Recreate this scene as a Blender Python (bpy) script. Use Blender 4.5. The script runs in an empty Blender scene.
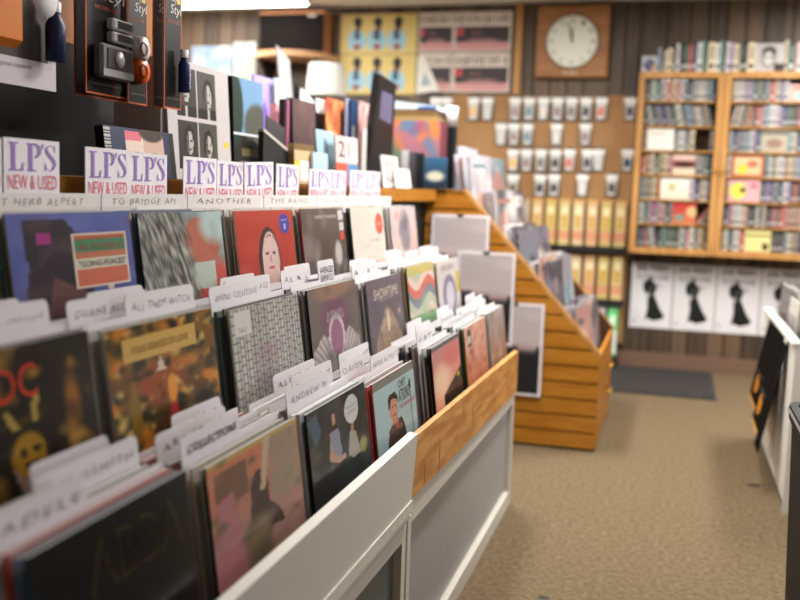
import bpy, math, random
from mathutils import Vector, Matrix, noise
random.seed(7)
C = bpy.context.scene.collection
SC = bpy.context.scene

# ------------------------------------------------------------------ camera model (metres; X right of the aisle, Y down the aisle, Z up)
F, VPX, VPY, ROLL, EYE = 950.0, 676.0, 199.0, 0.033, 1.1
dY = Vector((VPX-400, VPY-300, F)).normalized()
_n = Vector((1, ROLL, 0)).cross(dY).normalized()
if _n.y > 0: _n = -_n
dX = dY.cross(_n).normalized()
if dX.x < 0: dX = -dX
RIGHT = Vector((dX.x, dY.x, _n.x)); DOWN = Vector((dX.y, dY.y, _n.y)); FWD = Vector((dX.z, dY.z, _n.z))
def ray(px, py): return RIGHT*(px-400) + DOWN*(py-300) + FWD*F
def onx(px, py, X):
    d = ray(px, py); t = X/d.x; return d.y*t, EYE+d.z*t
def ony(px, py, Y):
    d = ray(px, py); t = Y/d.y; return d.x*t, EYE+d.z*t

# ------------------------------------------------------------------ colours and materials
def lin(c):
    return tuple(((x/255)/12.92 if x/255 <= .04045 else ((x/255+.055)/1.055)**2.4) for x in c)
MATS = {}
def mat(name, rgb, rough=.6, metal=0, spec=.4, coat=0, bump=None, emit=None):
    if name in MATS: return MATS[name]
    m = bpy.data.materials.new(name); m.use_nodes = True
    nt = m.node_tree; b = nt.nodes['Principled BSDF']
    b.inputs['Base Color'].default_value = (*lin(rgb), 1)
    b.inputs['Roughness'].default_value = rough; b.inputs['Metallic'].default_value = metal
    b.inputs['Specular IOR Level'].default_value = spec
    b.inputs['Coat Weight'].default_value = coat
    if emit:
        b.inputs['Emission Color'].default_value = (*lin(rgb), 1); b.inputs['Emission Strength'].default_value = emit
    if bump:
        n = nt.nodes.new('ShaderNodeTexNoise'); n.inputs['Scale'].default_value = bump[0]; n.inputs['Detail'].default_value = 6
        tc = nt.nodes.new('ShaderNodeTexCoord'); nt.links.new(tc.outputs['Object'], n.inputs['Vector'])
        bp = nt.nodes.new('ShaderNodeBump'); bp.inputs['Strength'].default_value = bump[1]; bp.inputs['Distance'].default_value = .01
        nt.links.new(n.outputs['Fac'], bp.inputs['Height']); nt.links.new(bp.outputs['Normal'], b.inputs['Normal'])
    MATS[name] = m; return m
def attr_mat(name, rough, spec=.4, coat=0):
    m = bpy.data.materials.new(name); m.use_nodes = True; nt = m.node_tree; b = nt.nodes['Principled BSDF']
    a = nt.nodes.new('ShaderNodeVertexColor'); a.layer_name = 'Col'
    nt.links.new(a.outputs['Color'], b.inputs['Base Color'])
    b.inputs['Roughness'].default_value = rough; b.inputs['Specular IOR Level'].default_value = spec
    b.inputs['Coat Weight'].default_value = coat; b.inputs['Coat Roughness'].default_value = .15
    MATS[name] = m; return m
PRINT = attr_mat('printed_card', .55); GLOSS = attr_mat('glossy_print', .38, .22, .0)

def noise_mix(name, c1, c2, scale, rough=.8, detail=8, stretch=(1, 1, 1), bump=.2, bscale=None, lo=.35, hi=.65, dist=.004):
    m = bpy.data.materials.new(name); m.use_nodes = True; nt = m.node_tree; L = nt.links; b = nt.nodes['Principled BSDF']
    tc = nt.nodes.new('ShaderNodeTexCoord'); mp = nt.nodes.new('ShaderNodeMapping'); mp.inputs['Scale'].default_value = stretch
    L.new(tc.outputs['Object'], mp.inputs['Vector'])
    n = nt.nodes.new('ShaderNodeTexNoise'); n.inputs['Scale'].default_value = scale; n.inputs['Detail'].default_value = detail
    L.new(mp.outputs['Vector'], n.inputs['Vector'])
    r = nt.nodes.new('ShaderNodeValToRGB'); r.color_ramp.elements[0].position = lo; r.color_ramp.elements[1].position = hi
    r.color_ramp.elements[0].color = (*lin(c1), 1); r.color_ramp.elements[1].color = (*lin(c2), 1)
    L.new(n.outputs['Fac'], r.inputs['Fac']); L.new(r.outputs['Color'], b.inputs['Base Color'])
    b.inputs['Roughness'].default_value = rough; b.inputs['Specular IOR Level'].default_value = .25
    n2 = nt.nodes.new('ShaderNodeTexNoise'); n2.inputs['Scale'].default_value = bscale or scale; n2.inputs['Detail'].default_value = 4
    L.new(mp.outputs['Vector'], n2.inputs['Vector'])
    bp = nt.nodes.new('ShaderNodeBump'); bp.inputs['Strength'].default_value = bump; bp.inputs['Distance'].default_value = dist
    L.new(n2.outputs['Fac'], bp.inputs['Height']); L.new(bp.outputs['Normal'], b.inputs['Normal'])
    MATS[name] = m; return m

CARPET = noise_mix('carpet', (90, 76, 56), (120, 103, 79), 60, .95, bump=.6, bscale=220, lo=.3, hi=.7)
OAK = noise_mix('oak', (168, 120, 66), (190, 142, 86), 5, .42, stretch=(5, 5, .7), bump=.08)
PINE = noise_mix('pine_board', (176, 116, 56), (206, 150, 86), 6, .5, stretch=(4, 1, 7), bump=.15, lo=.4, hi=.62)
SLATWOOD = noise_mix('slat_wood', (164, 104, 30), (186, 126, 46), 5, .4, stretch=(1, 4, 9), bump=.06)
PEG = noise_mix('pegboard_brown', (152, 112, 72), (168, 128, 86), 3, .6, bump=.05)
WHITE = mat('white_paint', (206, 202, 195), .5); OFFW = mat('off_white_trim', (205, 200, 190), .55, bump=(40, .2))
CEIL = mat('ceiling_white', (244, 246, 244), .8)
BLACK = mat('black_matte', (20, 18, 18), .7); DARK = mat('dark_brown', (40, 30, 24), .7)
GREYM = mat('grey_panel', (158, 156, 158), .45, bump=(25, .15)); TEALG = mat('grey_green_panel', (92, 98, 96), .5)
BRASS = mat('brass', (210, 170, 80), .3, .9); STEEL = mat('steel_wire', (160, 160, 160), .35, .9)
BLACKV = mat('black_vinyl', (14, 13, 12), .95, spec=.05)
RUBBER = mat('rubber', (50, 48, 48), .8); WALLP = noise_mix('plaster', (196, 186, 172), (204, 194, 180), 3, .9, bump=.1)
DARKP = noise_mix('dark_plank_wall', (70, 56, 44), (96, 78, 60), 3, .7, stretch=(8, 8, .6))
SHADE = mat('lamp_shade_white', (196, 194, 190), .8); CREAM = mat('clock_face', (226, 228, 214), .4)
CLOCKW = noise_mix('clock_wood', (146, 98, 58), (164, 114, 72), 4, .4, stretch=(1, 1, 6), bump=.05)

def wall_panel_mat():
    m = bpy.data.materials.new('wood_wall_panelling'); m.use_nodes = True; nt = m.node_tree; L = nt.links; b = nt.nodes['Principled BSDF']
    tc = nt.nodes.new('ShaderNodeTexCoord')
    br = nt.nodes.new('ShaderNodeTexNoise'); br.noise_dimensions = '1D'; br.inputs['Scale'].default_value = 1
    sx = nt.nodes.new('ShaderNodeSeparateXYZ'); L.new(tc.outputs['Object'], sx.inputs['Vector'])
    # plank id = floor(x / .11)
    dv = nt.nodes.new('ShaderNodeMath'); dv.operation = 'DIVIDE'; dv.inputs[1].default_value = .115; L.new(sx.outputs['X'], dv.inputs[0])
    fl = nt.nodes.new('ShaderNodeMath'); fl.operation = 'FLOOR'; L.new(dv.outputs[0], fl.inputs[0])
    wn = nt.nodes.new('ShaderNodeTexWhiteNoise'); wn.noise_dimensions = '1D'; L.new(fl.outputs[0], wn.inputs['W'])
    mp = nt.nodes.new('ShaderNodeMapping'); mp.inputs['Scale'].default_value = (22, 1, 1.1); L.new(tc.outputs['Object'], mp.inputs['Vector'])
    gn = nt.nodes.new('ShaderNodeTexNoise'); gn.inputs['Scale'].default_value = 2.2; gn.inputs['Detail'].default_value = 7; L.new(mp.outputs['Vector'], gn.inputs['Vector'])
    ad = nt.nodes.new('ShaderNodeMath'); ad.operation = 'MULTIPLY_ADD'; L.new(wn.outputs['Value'], ad.inputs[0]); ad.inputs[1].default_value = .5; L.new(gn.outputs['Fac'], ad.inputs[2])
    r = nt.nodes.new('ShaderNodeValToRGB'); e = r.color_ramp.elements
    e[0].position = .4; e[0].color = (*lin((50, 40, 32)), 1); e[1].position = 1.0; e[1].color = (*lin((106, 84, 64)), 1)
    L.new(ad.outputs[0], r.inputs['Fac']); L.new(r.outputs['Color'], b.inputs['Base Color']); b.inputs['Roughness'].default_value = .5
    MATS['wood_wall_panelling'] = m; return m
PANEL = wall_panel_mat()

def glass_mat(name, tint, gloss, rough):
    m = bpy.data.materials.new(name); m.use_nodes = True; nt = m.node_tree; L = nt.links
    for n in list(nt.nodes): nt.nodes.remove(n)
    out = nt.nodes.new('ShaderNodeOutputMaterial'); mx = nt.nodes.new('ShaderNodeMixShader')
    t = nt.nodes.new('ShaderNodeBsdfTransparent'); t.inputs['Color'].default_value = (*tint, 1)
    g = nt.nodes.new('ShaderNodeBsdfGlossy'); g.inputs['Roughness'].default_value = rough
    fr = nt.nodes.new('ShaderNodeLayerWeight'); fr.inputs['Blend'].default_value = .35
    ma = nt.nodes.new('ShaderNodeMath'); ma.operation = 'MULTIPLY_ADD'; L.new(fr.outputs['Facing'], ma.inputs[0]); ma.inputs[1].default_value = gloss; ma.inputs[2].default_value = .015
    L.new(ma.outputs[0], mx.inputs['Fac']); L.new(t.outputs[0], mx.inputs[1]); L.new(g.outputs[0], mx.inputs[2]); L.new(mx.outputs[0], out.inputs['Surface'])
    MATS[name] = m; return m
GLASS = glass_mat('cabinet_glass', (.98, .985, .98), .16, .05)
POLY = glass_mat('clear_poly_sleeve', (.98, .98, .98), .07, .18)

# ------------------------------------------------------------------ mesh builder
_tc = {}
def text_shape(s, off=0):
    if (s, off) in _tc: return _tc[(s, off)]
    cu = bpy.data.curves.new('t', 'FONT'); cu.body = s; cu.resolution_u = 2; cu.offset = off; cu.space_character = 1.0 if off == 0 else 1.25
    ob = bpy.data.objects.new('t', cu); C.objects.link(ob)
    dg = bpy.context.evaluated_depsgraph_get(); dg.update()
    me = bpy.data.meshes.new_from_object(ob.evaluated_get(dg))
    vs = [(v.co.x, v.co.y) for v in me.vertices]; fs = [tuple(p.vertices) for p in me.polygons]
    C.objects.unlink(ob); bpy.data.objects.remove(ob); bpy.data.curves.remove(cu); bpy.data.meshes.remove(me)
    x0 = min(v[0] for v in vs); x1 = max(v[0] for v in vs); y0 = min(v[1] for v in vs); y1 = max(v[1] for v in vs)
    vs = [((x-x0)/(x1-x0), (y-y0)/(y1-y0)) for x, y in vs]
    _tc[(s, off)] = (vs, fs); return _tc[(s, off)]
class MB:
    def __init__(s): s.v = []; s.f = []; s.m = []; s.c = []; s.mats = []; s.smooth = []
    def mi(s, m):
        if m not in s.mats: s.mats.append(m)
        return s.mats.index(m)
    def face(s, pts, m, col=(200, 200, 200), sm=False):
        b = len(s.v); s.v += [tuple(p) for p in pts]; s.f.append(tuple(range(b, b+len(pts)))); s.m.append(s.mi(m)); s.c.append(col); s.smooth.append(sm)
    def mesh(s, vs, fs, m, col=(200, 200, 200), sm=False):
        b = len(s.v); s.v += [tuple(p) for p in vs]
        for f in fs: s.f.append(tuple(b+i for i in f)); s.m.append(s.mi(m)); s.c.append(col); s.smooth.append(sm)
    def box(s, a, b, m, col=(200, 200, 200), T=None, cols=None, bev=0):
        x0, y0, z0 = a; x1, y1, z1 = b
        if bev:
            e = bev; vs = []
            for z, k in ((z0, e), (z0+e, 0), (z1-e, 0), (z1, e)):
                vs += [(x0+k, y0+e, z), (x0+e, y0+k, z), (x1-e, y0+k, z), (x1-k, y0+e, z), (x1-k, y1-e, z), (x1-e, y1-k, z), (x0+e, y1-k, z), (x0+k, y1-e, z)]
            fs = [tuple(reversed(range(8))), tuple(range(24, 32))]
            for r in range(3):
                for i in range(8): j = (i+1) % 8; fs.append((r*8+i, r*8+j, r*8+8+j, r*8+8+i))
            if T: vs = [T @ Vector(p) for p in vs]
            s.mesh(vs, fs, m, col); return
        vs = [(x0, y0, z0), (x1, y0, z0), (x1, y1, z0), (x0, y1, z0), (x0, y0, z1), (x1, y0, z1), (x1, y1, z1), (x0, y1, z1)]
        if T: vs = [T @ Vector(p) for p in vs]
        fs = [(0, 3, 2, 1), (4, 5, 6, 7), (0, 1, 5, 4), (2, 3, 7, 6), (1, 2, 6, 5), (3, 0, 4, 7)]  # bottom top -Y +Y +X -X
        b0 = len(s.v); s.v += [tuple(p) for p in vs]
        for i, f in enumerate(fs): s.f.append(tuple(b0+k for k in f)); s.m.append(s.mi(m)); s.c.append(cols[i] if cols else col); s.smooth.append(False)
    def prism(s, poly, ax, a, b, m, col=(200, 200, 200)):
        def P(p, t): return (t, p[0], p[1]) if ax == 'x' else ((p[0], t, p[1]) if ax == 'y' else (p[0], p[1], t))
        n = len(poly); vs = [P(p, a) for p in poly]+[P(p, b) for p in poly]
        fs = [tuple(range(n)), tuple(reversed(range(n, 2*n)))]+[((i+1) % n, i, n+i, n+(i+1) % n) for i in range(n)]
        s.mesh(vs, fs, m, col)
    def lathe(s, prof, m, col=(200, 200, 200), n=24, T=None, sm=True):
        vs = []; fs = []
        for r, z in prof:
            for i in range(n): a = 2*math.pi*i/n; vs.append((r*math.cos(a), r*math.sin(a), z))
        for k in range(len(prof)-1):
            for i in range(n): j = (i+1) % n; fs.append((k*n+i, k*n+j, (k+1)*n+j, (k+1)*n+i))
        if T: vs = [T @ Vector(p) for p in vs]
        s.mesh(vs, fs, m, col, sm)
    def tube(s, pts, r, m, n=6):
        pts = [Vector(p) for p in pts]; vs = []; fs = []
        for k, p in enumerate(pts):
            t = (pts[min(k+1, len(pts)-1)]-pts[max(k-1, 0)]).normalized()
            u = t.cross(Vector((.3, .2, 1)) if abs(t.z) < .9 else Vector((1, 0, 0))).normalized(); w = t.cross(u)
            for i in range(n): a = 2*math.pi*i/n; vs.append(p+u*r*math.cos(a)+w*r*math.sin(a))
        for k in range(len(pts)-1):
            for i in range(n): j = (i+1) % n; fs.append((k*n+i, k*n+j, (k+1)*n+j, (k+1)*n+i))
        fs += [tuple(reversed(range(n))), tuple(range((len(pts)-1)*n, len(pts)*n))]
        s.mesh(vs, fs, m, sm=True)
    def text(s, string, O, U, V, rect, col, m=None, lift=.0008, shear=0, slope=0, hand=False, bold=0):
        O = Vector(O); U = Vector(U); V = Vector(V); N = U.cross(V).normalized()*lift
        u0, v0, u1, v1 = rect; vs, fs = text_shape(string, -.018 if hand else bold)
        if hand: vs = [(x, y+.12*math.sin(x*23+len(string))+.07*math.sin(x*61)) for x, y in vs]
        s.mesh([O+U*(u0+(u1-u0)*x+shear*y)+V*(v0+(v1-v0)*y+slope*x)+N for x, y in vs], fs, m or PRINT, col)
    def art(s, O, U, V, n, paint, m=None, nv=None):
        O = Vector(O); U = Vector(U); V = Vector(V); nv = nv or n; b = len(s.v); mi = s.mi(m or GLOSS)
        for j in range(nv+1):
            for i in range(n+1): s.v.append(tuple(O+U*(i/n)+V*(j/nv)))
        for j in range(nv):
            for i in range(n):
                a = b+j*(n+1)+i; s.f.append((a, a+1, a+n+2, a+n+1)); s.m.append(mi); s.c.append(paint((i+.5)/n, (j+.5)/nv)); s.smooth.append(False)
    def build(s, name, parent=None, loc=None, rot=None):
        me = bpy.data.meshes.new(name); me.from_pydata(s.v, [], s.f)
        for m in s.mats: me.materials.append(m)
        me.polygons.foreach_set('material_index', s.m); me.polygons.foreach_set('use_smooth', s.smooth)
        ca = me.color_attributes.new('Col', 'FLOAT_COLOR', 'CORNER'); buf = []; cache = {}
        for p, c in zip(me.polygons, s.c):
            k = tuple(c)
            if k not in cache: cache[k] = [*lin([max(0, min(255, x)) for x in k]), 1.0]
            buf += cache[k]*p.loop_total
        ca.data.foreach_set('color', buf); me.update()
        o = bpy.data.objects.new(name, me); C.objects.link(o)
        if parent: o.parent = parent
        if loc: o.location = loc
        if rot: o.rotation_euler = rot
        return o
def tag(o, label, cat, group=None, kind=None):
    if label: o['label'] = label
    if cat: o['category'] = cat
    if group: o['group'] = group
    if kind: o['kind'] = kind
    return o
def thing(name, label, cat, loc=(0, 0, 0), rot=None, group=None):
    o = bpy.data.objects.new(name, None); C.objects.link(o); o.location = loc; o.empty_display_size = .05
    if rot: o.rotation_euler = rot
    return tag(o, label, cat, group)
def structure(mb, name):
    o = mb.build(name); o['kind'] = 'structure'; return o
def ordw(i): return ['first', 'second', 'third', 'fourth', 'fifth', 'sixth', 'seventh', 'eighth', 'ninth', 'tenth', 'eleventh', 'twelfth', 'thirteenth', 'fourteenth', 'fifteenth', 'sixteenth', 'seventeenth', 'eighteenth', 'nineteenth', 'twentieth'][i] if i < 20 else 'twentieth-plus-%d' % (i-19)

# ------------------------------------------------------------------ paint helpers for printed artwork (the print's own colours, plus painted reflections on the brown cover)
def mixc(a, b, t): t = max(0, min(1, t)); return tuple(a[i]*(1-t)+b[i]*t for i in range(3))
def nz(u, v, s, o=0): return noise.noise(Vector((u*s+o, v*s-o, o*.37)))*.5+.5
def layers(*L, seed=0, grain=10):
    def P(u, v):
        c = (128, 128, 128)
        for l in L:
            k = l[0]
            if k == 'grad': c = mixc(l[1], l[2], v)
            elif k == 'hgrad': c = mixc(l[1], l[2], u)
            elif k == 'rect':
                if l[1] <= u <= l[3] and l[2] <= v <= l[4]: c = l[5]
            elif k == 'ell':
                d = ((u-l[1])/l[3])**2+((v-l[2])/l[4])**2
                if d < 1: c = mixc(l[5], c, 0 if len(l) < 7 else (d-(1-l[6]))/l[6])
            elif k == 'noise': c = mixc(c, l[1], (nz(u, v, l[2], seed+len(l)+l[2])-l[3])*l[4])
            elif k == 'snoise': c = mixc(c, l[1], (nz(u*l[5], v*l[6], l[2], seed+l[2])-l[3])*l[4])
            elif k == 'poly':
                pts = l[1]; ins = False; j = len(pts)-1
                for i in range(len(pts)):
                    if (pts[i][1] > v) != (pts[j][1] > v) and u < (pts[j][0]-pts[i][0])*(v-pts[i][1])/(pts[j][1]-pts[i][1]+1e-9)+pts[i][0]: ins = not ins
                    j = i
                if ins: c = l[2]
            elif k == 'fn':
                r = l[1](u, v, c)
                if r: c = r
        g = (nz(u, v, 60, seed)-.5)*grain
        return (c[0]+g, c[1]+g, c[2]+g)
    return P
def random_art(seed, pal=None, pale=0):
    r = random.Random(seed)
    P0 = [(150, 70, 60), (60, 80, 120), (190, 170, 140), (40, 40, 46), (120, 130, 120), (200, 190, 190), (90, 60, 80), (200, 140, 70), (80, 110, 90), (170, 160, 175), (225, 222, 218), (30, 50, 80)]
    pl = pal or P0
    c = [mixc(r.choice(pl), (222, 218, 216), pale) for _ in range(5)]
    L = [('grad', c[0], c[1]), ('noise', c[2], r.uniform(2, 5), .4, 2.5), ('ell', r.uniform(.3, .7), r.uniform(.3, .6), r.uniform(.15, .35), r.uniform(.2, .4), c[3], .4)]
    if r.random() < .7: L.append(('rect', .1, .8, r.uniform(.5, .9), .88, c[4]))
    if r.random() < .5: L.append(('ell', .5, .62, .1, .13, mixc(c[2], (200, 160, 140), .5), .3))
    return layers(*L, seed=seed)

# ================================================================== THE ROOM
WY = 6.35; CZ = 2.335
mb = MB(); mb.box((-4.3, -1.6, -.1), (2.7, WY+.1, 0), CARPET); [mb.face([(cx+r*math.cos(a*.52)*1.4, cy+r*math.sin(a*.52)*(1+.2*math.sin(a*2.1)), .0006) for a in range(12)], DARK) for cx, cy, r in ((-.28, 2.52, .012), (.36, 3.85, .02))]; structure(mb, 'floor')
mb = MB(); mb.box((-4.3, -1.6, CZ), (2.7, WY+.1, CZ+.1), CEIL); structure(mb, 'ceiling')
mb = MB(); mb.box((-4.3, WY, 0), (2.7, WY+.1, CZ), DARK)
x = -4.3
while x < 2.7:   # raised planks with v-grooves between them
    w = [.11, .16, .09, .14][int((x*37) % 4)]; mb.box((x+.006, WY-.008, .0), (min(x+w, 2.7)-.006, WY, CZ), PANEL); x += w
structure(mb, 'wall_back')
mb = MB(); mb.box((-4.4, -1.6, 0), (-4.3, WY+.1, CZ), WALLP); structure(mb, 'wall_left')
mb = MB(); mb.box((-4.4, -1.7, 0), (2.8, -1.6, CZ), WALLP); structure(mb, 'wall_front')
mb = MB()   # right wall; its unseen window opening is added for side light
mb.box((2.7, -1.6, 0), (2.8, 1.1, CZ), DARKP); mb.box((2.7, 2.5, 0), (2.8, WY+.1, CZ), DARKP); mb.box((2.7, 1.1, 0), (2.8, 2.5, .75), DARKP); mb.box((2.7, 1.1, 2.15), (2.8, 2.5, CZ), DARKP); structure(mb, 'wall_right')
mb = MB()
for a, b in (((2.69, 1.06, .71), (2.81, 1.14, 2.19)), ((2.69, 2.46, .71), (2.81, 2.54, 2.19)), ((2.69, 1.14, .71), (2.81, 2.46, .79)), ((2.69, 1.14, 2.11), (2.81, 2.46, 2.19)), ((2.72, 1.78, .79), (2.78, 1.82, 2.11))): mb.box(a, b, OFFW)
mb.box((2.745, 1.14, .79), (2.75, 2.46, 2.11), GLASS); structure(mb, 'added_window_1')  # unseen window, added to bring light in from the side
mb = MB(); mb.box((-4.3, WY-.03, 0), (2.7, WY-.009, .1), mat('baseboard_brown', (112, 86, 70), .6)); structure(mb, 'baseboard_back')
mb = MB(); mb.box((-1.075, WY-.045, 1.75), (-1.03, WY-.009, CZ), OAK); structure(mb, 'trim_1')

# floor mat
mb = MB(); mb.box((-.75, 5.44, .001), (.285, 6.3, .008), RUBBER)
for i in range(26): mb.box((-.73+i*.039, 5.46, .008), (-.71+i*.039, 6.28, .014), RUBBER)
tag(mb.build('floor_mat'), 'dark grey ribbed rubber mat lying on the carpet by the back wall', 'mat')

# ---- posters below the cabinet
def joe(x0, x1, z0, z1):
    mb = MB(); w = x1-x0; h = z1-z0; Y = WY-.012
    mb.box((x0, Y, z0), (x1, Y+.002, z1), PRINT, (222, 220, 224))
    O = (x0, Y, z0); U = (1, 0, 0); V = (0, 0, 1)
    mb.text('JOE PERRY', O, U, V, (w*.1, h*.85, w*.9, h*.97), (12, 10, 12), bold=.035)
    for k in range(2): mb.text('SOLO ALBUM IN STORES', O, U, V, (w*.12, h*(.79-.045*k), w*.88, h*(.825-.045*k)), (30, 28, 30), bold=.02)
    body = [(.4, .12), (.44, .3), (.42, .5), (.34, .58), (.33, .68), (.39, .74), (.43, .73), (.46, .8), (.5, .78), (.51, .72), (.58, .68), (.6, .6), (.55, .52), (.58, .47), (.68, .3), (.78, .19), (.72, .14), (.55, .11), (.46, .15)]
    s = lambda p: (x0+w*(.5+(p[0]-.5)*1.25), Y-.0008, z0+h*p[1])
    mb.face([s(p) for p in body], PRINT, (10, 14, 13))
    mb.face([(x0+w*a, Y-.0014, z0+h*b) for a, b in ((.36, .46), (.41, .55), (.47, .53), (.44, .46))], PRINT, (190, 190, 194))
    mb.face([(x0+w*a, Y-.0014, z0+h*b) for a, b in ((.42, .6), (.72, .68), (.73, .665), (.43, .575))], PRINT, (90, 90, 90))
    mb.text('JP', O, U, V, (w*.07, h*.05, w*.14, h*.13), (70, 70, 90)); mb.text('the new record in store now', O, U, V, (w*.3, h*.04, w*.85, h*.06), (150, 150, 155))
    return mb.build('poster')
xs = [-.247, .018, .282, .548, .815]
for i in range(4):
    tag(joe(xs[i]+.003, xs[i+1]-.003, .262, .685), ['white poster of a black guitarist silhouette, the one beside the incense rack', 'white guitarist silhouette poster, second along from the incense rack', 'white guitarist silhouette poster, third along from the incense rack', 'white guitarist silhouette poster partly hidden by the white record bin'][i], 'poster', 'guitarist posters under the cabinets')

# ---- yellow posters, cream and black posters (high on the back wall)
def men_poster(x0, x1, z0, z1):
    mb = MB(); Y = WY-.014; w = x1-x0; h = z1-z0
    mb.box((x0, Y, z0), (x1, Y+.002, z1), PRINT, (216, 194, 122))
    def P(u, v):
        k = u*3; i = int(k); f = k-i; cx = .5+.06*(1-i)
        du = (f-cx)
        if ((du-.05)/.2)**2+((v-.83)/.15)**2 < 1: return (40, 32, 34)
        if ((du-.06)/.13)**2+((v-.68)/.13)**2 < 1: return (124, 80, 66)
        if ((du-.02)/.16)**2+((v-.14)/.1)**2 < 1: return (150, 84, 66)
        if (du/.43)**2+((v-.3)/.33)**2 < 1 and v > .05: return (56, 78, 104) if (abs(du) < .13 and v > .32) else (150, 196, 218)
        return (216, 194, 122)
    mb.art((x0+w*.06, Y-.001, z0+h*.05), (w*.84, 0, 0), (0, 0, h*.9), 60, P, PRINT, 36)
    return mb.build('poster')
x0 = ony(341, 50, WY)[0]; x1 = ony(417, 50, WY)[0]
tag(men_poster(x0, x1, 2.02, 2.285), 'yellow poster of three men in blue shirts, upper of the pair', 'poster', 'yellow posters on the back wall')
tag(men_poster(x0, x1, 1.748, 2.015), 'yellow poster of three men in blue shirts, lower of the pair', 'poster', 'yellow posters on the back wall')
def band_poster(x0, x1, z0, z1, sd):
    mb = MB(); Y = WY-.014; w = x1-x0; h = z1-z0; r = random.Random(sd)
    mb.box((x0, Y, z0), (x1, Y+.002, z1), PRINT, (226, 214, 204))
    P = layers(('rect', 0, 0, 1, 1, (226, 214, 204)), ('rect', .02, .02, .98, .24, (206, 150, 152)), ('rect', .02, .24, .98, .62, (62, 54, 58)), ('ell', .5, .28, .35, .07, (150, 112, 112), .6), ('rect', .05, .4, .16, .6, (190, 70, 84)), ('rect', .3, .42, .5, .5, (120, 84, 88)), seed=sd)
    mb.art((x0, Y-.001, z0), (w, 0, 0), (0, 0, h), 30, P, PRINT)
    for k in range(14): a = .04+k*.067; mb.box((x0+w*a, Y-.0025, z0+h*(.68+.05*r.random())), (x0+w*(a+r.uniform(.012, .035)), Y-.002, z0+h*(.88+.07*r.random())), PRINT, (90, 80, 76))
    return mb.build('poster')
g = [(ony(419, 50, WY)[0], ony(453, 50, WY)[0]), (ony(454, 50, WY)[0], ony(511, 50, WY)[0])]
for i, (a, b) in enumerate(g):
    for j, (zz0, zz1) in enumerate(((2.03, 2.285), (1.765, 2.02))):
        tag(band_poster(a, b, zz0, zz1, i*2+j), 'cream, black and pink poster, %s %s' % (['upper', 'lower'][j], ['narrow one touching the yellow posters', 'wide one next to the wooden wall strip'][i]), 'poster', 'cream and black posters')
mb = MB(); xa = ony(414, 80, 6.25)[0]; xb = ony(433, 80, 6.25)[0]
mb.prism([(xa, 1.75), (xb+.03, 1.77), (xa+.05, 2.0), (xa, 1.99)], 'y', WY-.03, WY-.027, PRINT, (226, 222, 214)); mb.prism([(xa+.03, 1.8), (xa+.1, 1.81), (xa+.05, 1.9)], 'y', WY-.033, WY-.0305, PRINT, (150, 176, 186))
tag(mb.build('paper_flyer'), 'white slanting paper flyer pinned between yellow and cream posters', 'flyer')

# ---- clock
cx0, cz1 = ony(538, 5, 6.28); cx1 = ony(607, 78, 6.28)[0]; cz0 = ony(605, 78, 6.28)[1]
ck = thing('wall_clock', 'square wooden wall clock with round pale dial', 'clock', ((cx0+cx1)/2, WY-.009, cz0))
W = cx1-cx0; H = 2.305-cz0
mb = MB(); mb.box((-W/2, -.07, 0), (W/2, 0, H), CLOCKW, bev=.012); mb.build('clock_case', ck)
R = W*.35; T = Matrix.Translation((0, -.071, H*.5)) @ Matrix.Rotation(math.pi/2, 4, 'X')
mb = MB(); mb.lathe([(0, .001), (R, .001), (R, 0)], CREAM, n=48, T=T, sm=False)
for k in range(12):
    a = k*math.pi/6; q = 'XII I II III IV V VI VII VIII IX X XI'.split()[k]; xx = R*.82*math.sin(a); zz = R*.82*math.cos(a)
    mb.text(q, (xx, -.0725, H*.5+zz), (1, 0, 0), (0, 0, 1), (-R*.07, -R*.08, R*.07, R*.08), (60, 60, 56))
mb.text('DORIC', (0, -.071, H*.05), (1, 0, 0), (0, 0, 1), (-W*.1, 0, W*.1, W*.04), (235, 225, 205)); mb.build('dial', ck)
mb = MB(); mb.lathe([(R*1.0, 0), (R*1.0, .008), (R*1.05, .01), (R*1.08, 0)], mat('bezel_dark', (120, 84, 50), .4), n=48, T=T); mb.build('bezel', ck)
mb = MB(); mb.box((-.004, -.076, H*.5-.01), (.004, -.074, H*.5+R*.5), BLACK); mb.build('hour_hand', ck)
mb = MB(); mb.box((-.003, -.078, H*.5-.01), (.003, -.0765, H*.5+R*.75), BLACK, T=Matrix.Translation((0, 0, H*.5)) @ Matrix.Rotation(-.25, 4, 'Y') @ Matrix.Translation((0, 0, -H*.5))); mb.build('minute_hand', ck)

# ---- pegboard on the back wall and its hanging packs
mb = MB(); mb.box((-1.55, WY-.03, .15), (-.28, WY-.012, 1.745), PEG)
for i in range(30):
    for j in range(23): mb.box((-1.53+i*.042, WY-.0306, 1.72-j*.042), (-1.524+i*.042, WY-.0299, 1.726-j*.042), DARK)
tag(mb.build('pegboard'), 'brown pegboard fixed to the back wall under the clock', 'pegboard')
rows = [(97, 120, [436, 447, 474, 488, 515.6, 529.7, 544, 558, 572, 586.7, 602, 631]), (123, 145, [501.5, 514.4, 528, 557, 586]), (149, 171, [513.5, 527, 541.4, 556, 570, 588, 599, 628]), (174, 196, [513.5, 540.5, 554.6, 583, 612.5])]
pc = [(196, 196, 194), (120, 150, 156), (206, 120, 100), (204, 206, 206), (130, 120, 116), (40, 66, 80), (220, 214, 208), (84, 78, 88), (160, 140, 140), (70, 70, 74), (230, 190, 130), (150, 130, 130)]
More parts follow.
